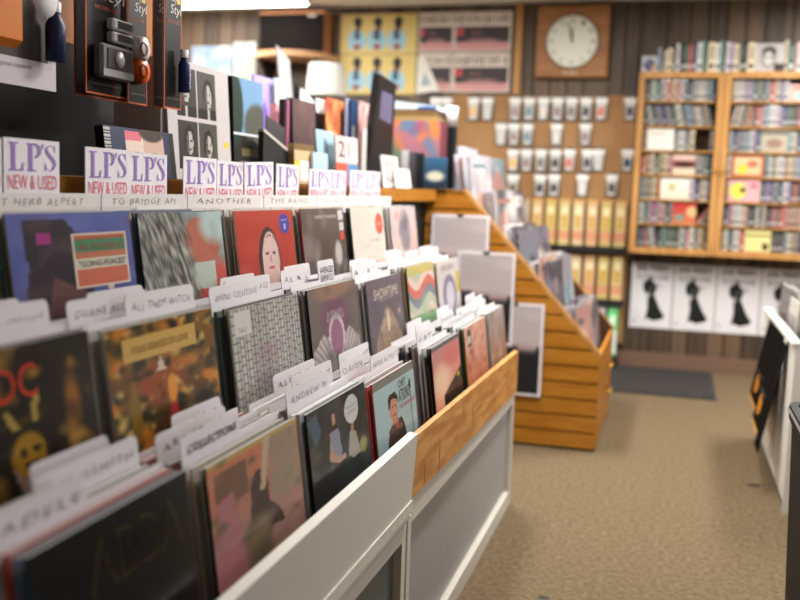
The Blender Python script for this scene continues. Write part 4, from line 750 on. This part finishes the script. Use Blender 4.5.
# slanting black tray in front of records
m = MB(); ya, za = onx(262, 120, -1.09); yb, zb_ = onx(318, 168, -1.09)
m.prism([(ya, SZ), (yb, SZ), (yb, SZ+.02), (ya, za-.03)], 'x', -1.10, -1.085, BLACK); m.prism([(ya, za-.03), (yb, SZ+.02), (yb, SZ+.028), (ya, za-.022)], 'x', -1.101, -1.084, OFFW)
tag(m.build('tray_side'), 'black wedge-shaped tray side sloping down beside the sky cover', 'tray')
BR = (196, 188, 182)
items = [  # px0, px1, py top, X, art, spine, label, lean, rx
    (254, 275, 74, -1.42, layers(('grad', (150, 120, 190), (170, 160, 214)), ('rect', 0, 0, 1, .3, (226, 170, 180)), ('ell', .5, .5, .2, .3, (110, 90, 160), .5)), (120, 100, 160), 'lilac cover with a darker figure at the back of the shelf', .05, 0),
    (276, 286, 78, -1.40, layers(('grad', (226, 190, 170), (170, 214, 200)), ('noise', (240, 240, 236), 4, .4, 2)), (220, 220, 214), 'mint and cream iridescent cover beside the lilac one', .05, 0),
    (285, 303, 76, -1.38, layers(('grad', (16, 44, 60), (16, 20, 26))), (14, 16, 20), 'black and deep blue sleeve slanting below the grey sleeve', .05, -.3),
    (291, 318, 80, -1.36, layers(('grad', (206, 214, 220), (222, 226, 228))), (220, 222, 224), 'pale blue-white sleeve slanting toward the lamp', .05, -.3),
    (269, 287, 101, -1.26, layers(('grad', (214, 120, 138), (226, 160, 172))), (210, 120, 140), 'plain pink sleeve slanting beside the dark box', .08, -.18),
    (259, 277, 113, -1.20, layers(('grad', (40, 38, 42), (70, 66, 70))), (30, 28, 32), 'dark slanting sleeve in front of the pink one', .08, -.22),
    (285, 291, 99, -1.215, layers(('grad', (50, 36, 44), (60, 44, 50)), ('rect', .4, 0, .7, 1, (190, 110, 150))), (40, 30, 36), 'thick dark box with a pink line along it', .0, 0),
    (292, 315, 98, -1.20, layers(('grad', (74, 58, 58), (96, 76, 76)), ('noise', (120, 90, 90), 4, .5, 1.5)), (40, 30, 34), 'dark brown cover facing the aisle beside the pink-lined box', .04, 0),
    (316, 326, 98, -1.27, layers(('rect', 0, 0, 1, 1, (24, 26, 28)), ('rect', 0, .85, 1, 1, (216, 216, 214)), ('ell', .5, .4, .2, .2, (120, 120, 110), .4)), (26, 26, 28), 'narrow black cover with white top strip', .05, 0),
    (326, 346, 97, -1.24, layers(('grad', (150, 70, 50), (206, 120, 80)), ('noise', (226, 190, 110), 7, .5, 3), ('noise', (120, 40, 40), 5, .5, 2)), (150, 80, 50), 'orange-red densely patterned cover on the shelf', .05, 0),
    (346, 351, 98, -1.23, layers(('grad', (110, 120, 150), (150, 150, 170))), (120, 120, 140), 'grey-blue narrow sleeve next to the patterned orange cover', .0, 0),
    (351, 359, 100, -1.22, layers(('grad', (34, 50, 84), (40, 64, 100)), ('rect', .3, .3, .5, .7, (160, 160, 130))), (30, 46, 80), 'navy blue boxed set standing beside the black tall sleeve', .0, 0),
    (359, 371, 101, -1.25, layers(('grad', (200, 120, 110), (226, 200, 196)), ('noise', (180, 60, 60), 8, .5, 3)), (206, 180, 176), 'red and white speckled cover before the black tall sleeve', .0, 0),
    (363, 367, 128, -1.12, layers(('grad', (180, 176, 176), (196, 192, 190))), (180, 176, 176), 'thin grey sleeve edge standing by the navy set', .0, 0),
    (312, 330, 129, -1.12, layers(('grad', (120, 160, 180), (160, 190, 204)), ('ell', .5, .5, .15, .4, (90, 110, 116), .4), ('rect', .88, .3, 1, .4, (220, 196, 60))), (60, 80, 90), 'light blue cover with a grey tower shape', .1, 0),
    (291, 311, 143, -1.06, layers(('rect', 0, 0, 1, 1, (200, 176, 140)), ('rect', .3, .1, .8, .6, (232, 230, 226)), ('rect', 0, .2, .25, .6, (220, 190, 60)), ('rect', 0, .85, 1, 1, (120, 96, 60))), (150, 120, 80), 'small tan box with white label and yellow sticker', .05, 0),
    (333, 355, 135, -1.09, layers(('rect', 0, 0, 1, 1, (206, 186, 186)), ('rect', 0, 0, .5, .45, (206, 90, 70)), ('rect', .5, 0, 1, .45, (90, 130, 180)), ('rect', .5, .5, 1, 1, (226, 224, 216))), (180, 170, 170), 'pink card numbered in black above a red and blue half', .06, 0),
    (309, 324, 152, -1.045, layers(('grad', (150, 180, 214), (180, 204, 226)), ('rect', .7, .1, 1, .4, (220, 196, 80))), (200, 206, 210), 'small light blue card with a yellow corner', .06, 0),
    (376, 392, 155, -1.06, layers(('rect', 0, 0, 1, 1, (222, 220, 216)), ('rect', .15, .15, .75, .85, (150, 146, 150)), ('ell', .45, .5, .2, .3, (196, 190, 186), .4)), (226, 224, 220), 'white disc sleeve with a grey picture, near the wooden ledge', .12, 0),
    (385, 401, 168, -1.045, layers(('grad', (222, 214, 206), (230, 224, 218))), (226, 220, 214), 'plain cream disc sleeve leaning low on the ledge', .16, 0),
    (459, 476, 146, -.99, layers(('grad', (176, 190, 214), (206, 210, 224)), ('ell', .5, .5, .3, .3, (160, 160, 190), .6)), (222, 226, 230), 'pale blue sleeve on the flat top of the slatted bin', .1, 0),
    (448, 458, 142, -1.16, layers(('grad', (150, 180, 214), (200, 214, 232))), (222, 226, 230), 'light blue tall sleeve at the crate top', .1, -.06),
]
for it in items:
    a, b, py, X, art, sp, lb, ln, rx = it
    if X > -1.03 and False: pass
    tx = (('21', (.12, .58, .62, .9), (60, 56, 60)),) if 'numbered' in lb else ()
    standing(a, b, py, X, SZ, art, sp, lb, 'card' if 'card' in lb else ('box' if 'box' in lb and 'boxed' not in lb else 'record'), 'record_sleeve' if 'box' not in lb else 'boxed_set', t=.02 if 'box' in lb else .006, lean=ln, rx=rx, texts=tx, n=24)
# grey tall sleeve sticking up
m = MB(); y0, z1 = onx(276, 50, -1.5); y1, z0 = onx(296, 80, -1.5); m.prism([(y0, z1+.02), (y0+.13, z1-.02), (y1+.06, SZ+.001), (y0+.12, SZ+.001)], 'x', -1.503, -1.498, GLOSS, (160, 158, 160)); tag(m.build('record_sleeve'), 'plain grey sleeve sticking up above the shelf records', 'record')
# tall black leaning sleeve
m = MB(); X = -1.14; pts = [onx(*p, X) for p in ((368, 150), (380, 74), (396, 84), (391, 172))]; pts = [(pts[0][0], SZ+.001)]+pts[1:3]+[(pts[3][0], SZ+.001)]
m.prism(pts, 'x', X-.03, X, GLOSS, (24, 20, 22)); m.face([(X+.0006, pts[1][0]+.03, pts[1][1]-.06), (X+.0006, pts[1][0]+.01, pts[1][1]-.17), (X+.0006, pts[2][0]-.05, pts[2][1]-.17), (X+.0006, pts[2][0]-.04, pts[2][1]-.05)], GLOSS, (86, 84, 110))
tag(m.build('boxed_set'), 'tall black glossy box standing up among the shelf records', 'box')
# patterned crate with stacked items in it
BY = 4.15; bx0, zt = ony(388, 119, BY); bx1 = ony(440, 122, BY)[0]; BZ = 1.1095
cr = thing('patterned_box', 'open box in orange, pink and teal swirls filled with brown stacked sleeves', 'box', (bx0, BY, BZ)); w = bx1-bx0; h = zt-BZ-.005
P = layers(('grad', (130, 110, 130), (176, 100, 110)), ('noise', (206, 120, 56), 3, .5, 4), ('noise', (90, 116, 144), 4, .55, 4), ('ell', .05, .2, .3, .6, (84, 118, 98), .6), ('noise', (160, 56, 96), 3.4, .6, 2))
m = MB(); m.box((0, .0005, 0), (w, .01, h), PRINT, (170, 110, 100)); m.art((0, 0, 0), (w, 0, 0), (0, 0, h), 40, P, PRINT, 36)
m.box((0, .0105, 0), (.008, .26, h), PRINT, (120, 110, 100)); m.box((w-.008, .0105, 0), (w, .26, h), PRINT, (120, 60, 70)); m.box((.0085, .252, 0), (w-.0085, .26, h), PRINT, (120, 80, 70)); m.box((.0085, .0105, 0), (w-.0085, .2515, .006), PRINT, (120, 80, 70)); m.build('box_wall', cr)
for i in range(5):
    z0 = [.008, .07, .13, h-.02, h+.025][i]; z1 = [.068, .128, h-.022, h+.022, h+.05][i]
    m = MB(); m.box((.012+.004*i, .02, z0), (w-.014-.003*i, .24, z1), PRINT, [(120, 90, 50), (140, 110, 60), (96, 72, 40), (150, 126, 76), (112, 84, 46)][i])
    tag(m.build('sleeve_bundle', loc=(bx0, BY, BZ)), 'brown sleeve bundle, %s layer, lying in the swirl-patterned box' % ['bottom', 'second', 'third', 'fourth', 'top'][i], 'bundle', 'bundles lying in the patterned box')
m = MB(); zz = h+.052; m.prism([(-.01, zz), (w*.92, zz), (w*.9, zz+.014), (w*.3, zz+.03), (.0, zz+.04)], 'y', .02, .22, PRINT, (186, 200, 212)); m.box((w*.55, .016, zz+.001), (w*.9, .0195, zz+.012), PRINT, (40, 84, 150)); tag(m.build('folded_paper', loc=(bx0, BY, BZ)), 'white and blue folded paper on top of the patterned box', 'paper')
cx, cz = ony(444, 126, 4.3); m = MB(); m.box((0, 0, 0), (.05, .07, cz-BZ), GLOSS, (22, 22, 24), bev=.005); tag(m.build('black_case', loc=(cx, 4.3, BZ)), 'small black case standing beside the patterned box', 'case')
m = MB(); m.lathe([(0, 0), (.028, 0), (.028, .09), (0, .09)], PRINT, (200, 194, 196), n=18); tag(m.build('paper_roll', loc=(cx+.026, 4.335, cz+.001)), 'white paper roll standing on the small black case', 'paper roll')
def facing(px0, px1, py, Y, base, art, spine, label, t=.012):
    X0, z1 = ony(px0, py, Y); X1 = ony(px1, py, Y)[0]; w = X1-X0; h = z1-base
    m = MB(); m.box((0, .0003, 0), (w, t, h), GLOSS, spine); m.art((0, 0, 0), (w, 0, 0), (0, 0, h), 20, art, GLOSS)
    return tag(m.build('boxed_set', loc=(X0, Y, base)), label, 'boxed set')
facing(402, 409, 150, 4.08, BZ, layers(('grad', (140, 140, 146), (190, 190, 194))), (150, 150, 156), 'light grey boxed set in the row before the blue landscape cover')
facing(409.5, 416, 152, 4.075, BZ, layers(('grad', (50, 50, 54), (84, 84, 90))), (60, 60, 66), 'charcoal boxed set in the row before the blue landscape cover')
facing(416.5, 424, 153, 4.08, BZ, layers(('grad', (20, 26, 30), (40, 44, 46))), (24, 28, 32), 'black boxed set touching the blue landscape cover')
facing(424.5, 447, 157, 4.07, BZ, layers(('grad', (28, 44, 66), (60, 104, 140)), ('ell', .5, .4, .5, .2, (206, 206, 186), .7), ('rect', 0, 0, 1, .15, (36, 50, 60))), (60, 90, 120), 'blue landscape cover with white glow above the wooden ledge')

# floor lamp, speaker on its corner shelf, pictures on the far wall
lx, lz = ony(326, 80, 5.3)
lp = thing('floor_lamp', 'floor lamp with white drum shade behind the shelf records', 'lamp', (lx, 5.3, 0))
zt = ony(326, 64, 5.3)[1]; zb = ony(326, 96, 5.3)[1]
m = MB(); m.lathe([(.118, zb), (.1, zt), (.097, zt), (.115, zb)], SHADE, n=36); m.lathe([(0, zt-.01), (.099, zt-.012)], SHADE, n=36); m.build('lamp_shade', lp)
m = MB(); m.lathe([(.011, .02), (.011, zt-.02)], BRASS, n=12); m.build('pole', lp); m = MB(); m.lathe([(0, .03), (.05, .028), (.14, .01), (.14, 0), (0, 0)], BRASS, n=28); m.build('base', lp)
sx0, _ = ony(248, 30, 6.0); sx1, _ = ony(315, 30, 6.0); zt = ony(280, 6, 6.0)[1]; zb = ony(280, 47, 6.0)[1]
sh = thing('corner_shelf', 'rounded wooden wall shelf carrying the black speaker', 'shelf', ((sx0+sx1)/2, WY-.009, zb-.02))
m = MB(); n = 20; rr = (sx1-sx0)/2+.05; pts = [(rr*math.cos(math.pi+math.pi*i/n), .36*math.sin(math.pi+math.pi*i/n)*1.0-.02) for i in range(n+1)]; pts = [(pts[0][0], 0)]+pts+[(pts[-1][0], 0)]
m.prism(pts, 'z', -.038, .0, mat('light_shelf_wood', (226, 176, 134), .5)); m.build('shelf_board', sh)
for s in (-1, 1): m = MB(); m.prism([(-.001, -.25), (-.25, -.039), (-.001, -.039)], 'x', s*.2-.01, s*.2+.01, DARK); m.build('bracket', sh)
sp = thing('loudspeaker', 'black loudspeaker with wooden case on the rounded wall shelf', 'speaker', ((sx0+sx1)/2, 6.255, zb-.019)); w = sx1-sx0; h = CZ-.045-(zb-.019)
m = MB(); m.box((-w/2, -.075, 0), (w/2, .075, h), mat('speaker_wood', (176, 116, 72), .5), bev=.004); m.build('case', sp)
m = MB(); m.box((-w/2+.006, -.09, .008), (w/2-.006, -.076, h-.025), mat('speaker_cloth', (22, 20, 20), 1.0, spec=.05), bev=.004); m.build('grille', sp)
m = MB(); m.box((w/2-.12, -.092, h-.045), (w/2-.06, -.0905, h-.035), PRINT, (200, 196, 190)); m.build('badge', sp)
for i, (a, b, y0_, y1_, c1, c2, lb) in enumerate(((191, 231, 46, 84, (150, 168, 186), (130, 152, 178), 'blue and white cloudy cover hung on the far plank wall'), (233, 255, 42, 90, (150, 160, 148), (170, 178, 180), 'pale green and white cover hung on the far plank wall'))):
    X0, Z1 = ony(a, y0_, WY-.02); X1, Z0 = ony(b, y1_, WY-.02)
    m = MB(); m.box((0, .0, 0), (X1-X0, .008, Z1-Z0), PRINT, (220, 220, 220)); m.art((0, -.0005, 0), (X1-X0, 0, 0), (0, 0, Z1-Z0), 24, layers(('grad', c1, c2), ('noise', (196, 198, 202), 3, .4, 2.5), ('noise', (120, 140, 150) if i == 0 else (190, 190, 140), 5, .6, 2)), PRINT); tag(m.build('picture', loc=(X0, WY-.018, Z0)), lb, 'picture')

# ================================================================== SLATTED WOODEN CRATE BIN
cb = thing('slatted_record_bin', 'orange slatted wooden record bin with slanting side and brass handles', 'record bin', (0, 4.1, 0))
prof = [(-1.06, .008), (-.27, .008), (-.27, .425), (-.885, 1.108), (-1.06, 1.108)]
def side(ya, yb, slats):
    m = MB(); m.prism(prof, 'y', ya, yb, mat('groove_dark', (70, 38, 14), .7))
    if slats:
        z = .012; p = .0725
        while z < 1.1:
            z0, z1 = z, min(z+p-.008, 1.106)
            xr = lambda q: -.27 if q <= .425 else -.27-(q-.425)*.615/.683
            pts = [(-1.06, z0), (xr(z0), z0), (xr(z1), z1), (-1.06, z1)]
            if z0 < .425 < z1: pts = [(-1.06, z0), (-.27, z0), (-.27, .425), (xr(z1), z1), (-1.06, z1)]
            m.prism(pts, 'y', ya-.012, ya-.0005, SLATWOOD); z += p
    return m.build('side_panel', cb)
side(0, .012, True); side(.885, .9, False)
m = MB(); m.box((-.285, .0125, .008), (-.27, .8845, .42), SLATWOOD); m.build('front_panel', cb)
# edge capping along the slope
m = MB(); m.prism([(-.262, .425), (-.885, 1.116), (-.898, 1.108), (-.275, .412)], 'y', -.013, .014, OAK); m.build('edge_cap', cb); m = MB(); m.prism([(-.262, .425), (-.885, 1.116), (-.898, 1.108), (-.275, .412)], 'y', .8855, .901, OAK); m.build('edge_cap', cb)
m = MB(); m.box((-1.06, .02, 0), (-.3, .88, .0075), BLACK); m.build('plinth', cb)
for zz in (.30, .18):
    m = MB(); m.tube([(-.27, .45, zz), (-.245, .45, zz), (-.245, .55, zz), (-.27, .55, zz)], .006, BRASS, 8); m.build('handle', cb)
for k in range(5):
    m = MB(); xf = -.30-.122*k; zb = [.2, .50, .64, .79, .95][k]; m.box((xf-.115, .0125, zb-.01), (xf, .8845, zb), DARK); m.build('step_tray', cb)
rc = random.Random(21)
cw = ['lilac-grey', 'white', 'pink-tinged', 'silver', 'pale']
for k in range(5):
    for c in range(2):
        yc = [.17, .58][c]+4.1+.05; xf = -.345-.122*k; zb = [.2, .50, .64, .79, .95][k]
        for i in range(4):
            w = rc.uniform(.25, .29); h = rc.uniform(.29, .325) if k else .40
            m = MB(); col = rc.choice([(196, 190, 194), (206, 202, 200), (176, 170, 180), (150, 142, 150)])
            m.box((-.005, -w/2, 0), (-.0002, w/2, h), GLOSS, col)
            m.art((0, -w/2, 0), (0, w, 0), (0, 0, h), 16, random_art(100+k*10+c*5+i, [(190, 180, 190), (150, 140, 150), (214, 190, 190), (120, 116, 130), (230, 226, 224), (200, 170, 150), (90, 84, 90), (170, 120, 110), (110, 140, 150), (60, 56, 66)], .05), GLOSS)
            yy = yc+rc.uniform(-.025, .05)
            if c == 0: yy = max(yy, 4.115+w/2+.012)
            tag(m.build('record_sleeve', loc=((xf if k else xf+.03)-.010-i*.021, yy, zb+.004), rot=(0, -.13, -.17)), 'muted sleeve, %s, %s step from the floor, %s half of the slatted bin' % (['foremost', 'second in', 'third in', 'hindmost'][i], ordw(k), ['near', 'far'][c]), 'record', 'muted sleeves filling the slatted bin')
# prints hung on the crate side
for i, (a, b, yt, zb_) in enumerate(((432, 490, 213.5, 0), (458, 516, 250.5, 0), (487, 545, 301, 0))):
    Yp = 4.075-.006*[0, 1, 0.4][i]; X0, Z1 = ony(a, yt, Yp); X1, _ = ony(b, yt, Yp); w = X1-X0; h = .405
    t = thing('art_print', ['highest misty grey-pink landscape print on the slatted bin side', 'middle misty landscape print overlapping the highest one', 'lowest misty landscape print, its black foreground showing most'][i], 'print', (X0, Yp, Z1-h), group='landscape prints on the slatted bin')
    m = MB(); m.box((0, 0, 0), (w, .004, h), PRINT, (232, 226, 230)); e = .012
    m.art((e, -.0006, e), (w-2*e, 0, 0), (0, 0, h-2*e), 24, layers(('grad', (206, 188, 186), (180, 170, 174)), ('snoise', (216, 196, 194), 4, .5, 1.6, .5, 2), ('ell', .5, .5, .9, .08, (176, 150, 148), .8), ('fn', lambda u, v, c: (30, 30, 33) if v < .50+.03*math.sin(u*5+1) else ((90, 84, 88) if v < .54+.03*math.sin(u*5+1) else None)), grain=4), PRINT); m.build('sheet', t)
    m = MB(); m.box((w*.45, -.003, h-.01), (w*.55, .01, h+.004), STEEL); m.build('clip', t)

# ================================================================== RIGHT-HAND WHITE BIN
rb = thing('record_bin', 'white record bin across the aisle with sleeves standing in it', 'record bin', (0, 3.55, 0)); L = 1.08
m = MB(); m.box((.433, 0, .04), (.45, L, .60), WHITE); m.build('front_panel', rb)
m = MB(); m.box((.433, -.018, .0), (1.15, -.0005, .60), WHITE); m.build('end_panel', rb); m = MB(); m.box((.433, L+.0005, 0), (1.15, L+.018, .60), WHITE); m.build('end_panel', rb)
m = MB(); m.box((1.13, 0, .0), (1.15, L, .7), WHITE); m.build('back_panel', rb)
m = MB(); m.box((.451, .001, .30), (1.129, L-.001, .315), DARK); m.build('tray', rb)
m = MB(); m.box((.42, -.02, .601), (.455, L+.02, .618), WHITE, bev=.003); m.build('top_rail', rb); m = MB(); m.box((.445, .001, 0), (.46, L-.001, .039), BLACK); m.build('kick_board', rb)
rr_ = random.Random(9)
for c in range(3):
    for i in range(7):
        h = rr_.uniform(.39, .43); col = rr_.choice([(206, 204, 200), (120, 116, 116), (60, 58, 58), (190, 186, 180), (150, 140, 136)])
        m = MB(); m.box((0, -.15, 0), (.005, .15, h), GLOSS, cols=[col, (214, 212, 208), col, col, col, col]); m.box((-.0006, -.13, h*.1), (-.0001, .13, h*.85), GLOSS, mixc(col, (90, 80, 84), .5))
        tag(m.build('record_sleeve', loc=(.464+i*.035, 3.74+c*.34, .317), rot=(0, .05, 0)), '%s sleeve back from the aisle, %s column of the white bin' % (ordw(i), ['near', 'middle', 'far'][c]), 'record', 'sleeves standing in the white bin')
for i, (ya, yb, zb_) in enumerate(((4.08, 4.42, .245), (3.86, 4.12, .20), (3.70, 3.84, .17))):
    m = MB(); w = yb-ya; h = .60-zb_; xo = [.0, .008, .016][i]
    m.mesh([(.431, ya, .598), (.431, yb, .598), (.37-xo, yb, zb_), (.37-xo, ya, zb_), (.428, ya, .598), (.428, yb, .598), (.366-xo, yb, zb_), (.366-xo, ya, zb_)], [(0, 1, 2, 3), (7, 6, 5, 4), (0, 3, 7, 4), (1, 5, 6, 2), (3, 2, 6, 7), (0, 4, 5, 1)], BLACKV)
    O = Vector((.366-xo, yb, zb_)); U = Vector((0, -w, 0)); V = Vector((.428-.366+xo, 0, h)); N = U.cross(V).normalized()
    if N.x > 0: N = -N
    def q(u0, v0, u1, v1, c): m.face([O+U*a+V*b+N*.001 for a, b in ((u0, v0), (u1, v0), (u1, v1), (u0, v1))], GLOSS, c)
    if i < 2: q(0, 0, 1, .04, (226, 160, 50)); q(0, -.0, 1, .015, (226, 222, 210)); q(.3, .17, .7, .3, (206, 130, 30)); q(.36, .13, .55, .34, (206, 130, 30)); q(.05, .36, .95, .37, (90, 86, 84))
    tag(m.build('hanging_calendar'), ['farthest black poster with orange mark hanging on the white bin', 'middle black poster with orange mark hanging on the white bin', 'narrow plain black sheet hanging nearest on the white bin front'][i], 'poster', 'posters hanging on the white bin' if i < 2 else None)
m = MB(); m.box((.425, 3.72, .52), (.4275, 3.80, .60), PRINT, (226, 224, 220)); tag(m.build('price_tag'), 'small white tag hanging from the white bin rail', 'tag')
# black tub at the near right edge
tb = thing('plastic_tub', 'black plastic tub at the right picture edge by the white bin', 'tub', (.555, 2.12, 0))
def ring(w, d, r, z, n=6):
    out = []
    for cx, cy, a0 in ((w-r, d-r, 0), (-w+r, d-r, 90), (-w+r, -d+r, 180), (w-r, -d+r, 270)):
        for i in range(n+1): a = math.radians(a0+90*i/n); out.append((cx+r*math.cos(a), cy+r*math.sin(a), z))
    return out
m = MB(); rs = [ring(.24, .26, .04, 0), ring(.26, .28, .04, .58), ring(.268, .288, .045, .60), ring(.268, .288, .045, .63), ring(.25, .27, .04, .63), ring(.23, .25, .04, .02)]; n = len(rs[0]); vs = [p for q_ in rs for p in q_]; fs = [tuple(reversed(range(n))), tuple(range(5*n, 6*n))]
for k in range(5):
    for i in range(n): j = (i+1) % n; fs.append((k*n+i, k*n+j, (k+1)*n+j, (k+1)*n+i))
m.mesh(vs, fs, mat('black_plastic', (14, 13, 14), .6, spec=.2)); m.build('tub_body', tb)
m = MB(); rs = [ring(.269, .289, .046, .612), ring(.272, .292, .047, .618), ring(.269, .289, .046, .624)]; vs = [p for q_ in rs for p in q_]; fs = []
for k in range(2):
    for i in range(n): j = (i+1) % n; fs.append((k*n+i, k*n+j, (k+1)*n+j, (k+1)*n+i))
m.mesh(vs, fs, mat('grey_rim', (120, 118, 120), .4)); m.build('rim', tb)

# ================================================================== LIGHT
def area(loc, size, power, col=(1, 1, 1), rot=(0, 0, 0)):
    l = bpy.data.lights.new('area', 'AREA'); l.shape = 'RECTANGLE'; l.size, l.size_y = size; l.energy = power; l.color = col
    o = bpy.data.objects.new('area_light', l); C.objects.link(o); o.location = loc; o.rotation_euler = rot; return o
TUBE = mat('tube_glow', (255, 252, 244), .5, emit=12)
for i, (lx, ly, pw) in enumerate(((-2.6, 4.3, 60), (-.9, 4.0, 44), (1.0, 5.0, 62), (-2.2, 1.6, 30), (-3.3, 4.4, 26), (-.1, 2.9, 40), (-3.0, 5.93, 6))):  # strip over the stepped bins is added to brighten signs and covers
    t = thing('ceiling_light', 'long white ceiling strip light over %s' % ['the back of the shelf', 'the slatted bin', 'the white bin side', 'the shelf near the packages', 'the far shelf end', 'the middle of the stepped bins', 'the speaker wall'][i], 'ceiling light', (lx, ly, CZ))
    m = MB(); m.box((-.12, -.6, -.03), (.12, .6, -.001), WHITE, bev=.004); m.build('housing', t); m = MB(); m.box((-.1, -.58, -.045), (.1, .58, -.031), TUBE, bev=.004); m.build('diffuser', t)
    area((lx, ly, CZ-.05), (.22, 1.16), pw, (1, .96, .9), (0, 0, math.pi/2 if ly > 5.8 else 0))
    if ly > 5.8: t.rotation_euler = (0, 0, math.pi/2)
area((2.68, 1.8, 1.45), (1.3, 1.3), 14, (.95, .97, 1), (0, math.radians(-90), 0)).rotation_euler = (0, math.radians(90), 0)  # side light placed at the added window
w = bpy.data.worlds.new('World'); SC.world = w; w.use_nodes = True; w.node_tree.nodes['Background'].inputs['Color'].default_value = (.9, .95, 1, 1); w.node_tree.nodes['Background'].inputs['Strength'].default_value = .6

# ================================================================== CAMERA
cam = bpy.data.cameras.new('camera'); co = bpy.data.objects.new('camera', cam); C.objects.link(co)
cam.sensor_width = 36; cam.lens = F/800*36; cam.clip_start = .05
M3 = Matrix((RIGHT, -DOWN, -FWD)).transposed(); co.matrix_world = Matrix.Translation((0, 0, EYE)) @ M3.to_4x4()
cam.dof.use_dof = True; cam.dof.focus_distance = 1.9; cam.dof.aperture_fstop = 2.5
SC.camera = co
import re
for o_ in bpy.data.objects:
    l_ = o_.get('label')
    if l_ and len(re.findall(r"[A-Za-z0-9][A-Za-z0-9'\u2019-]*", l_)) > 16: print('LONG', o_.name, l_)
SC.view_settings.view_transform = 'Standard'; SC.view_settings.look = 'None'; SC.view_settings.gamma = 1; SC.view_settings.use_curve_mapping = False
SC.view_settings.exposure = 0.2
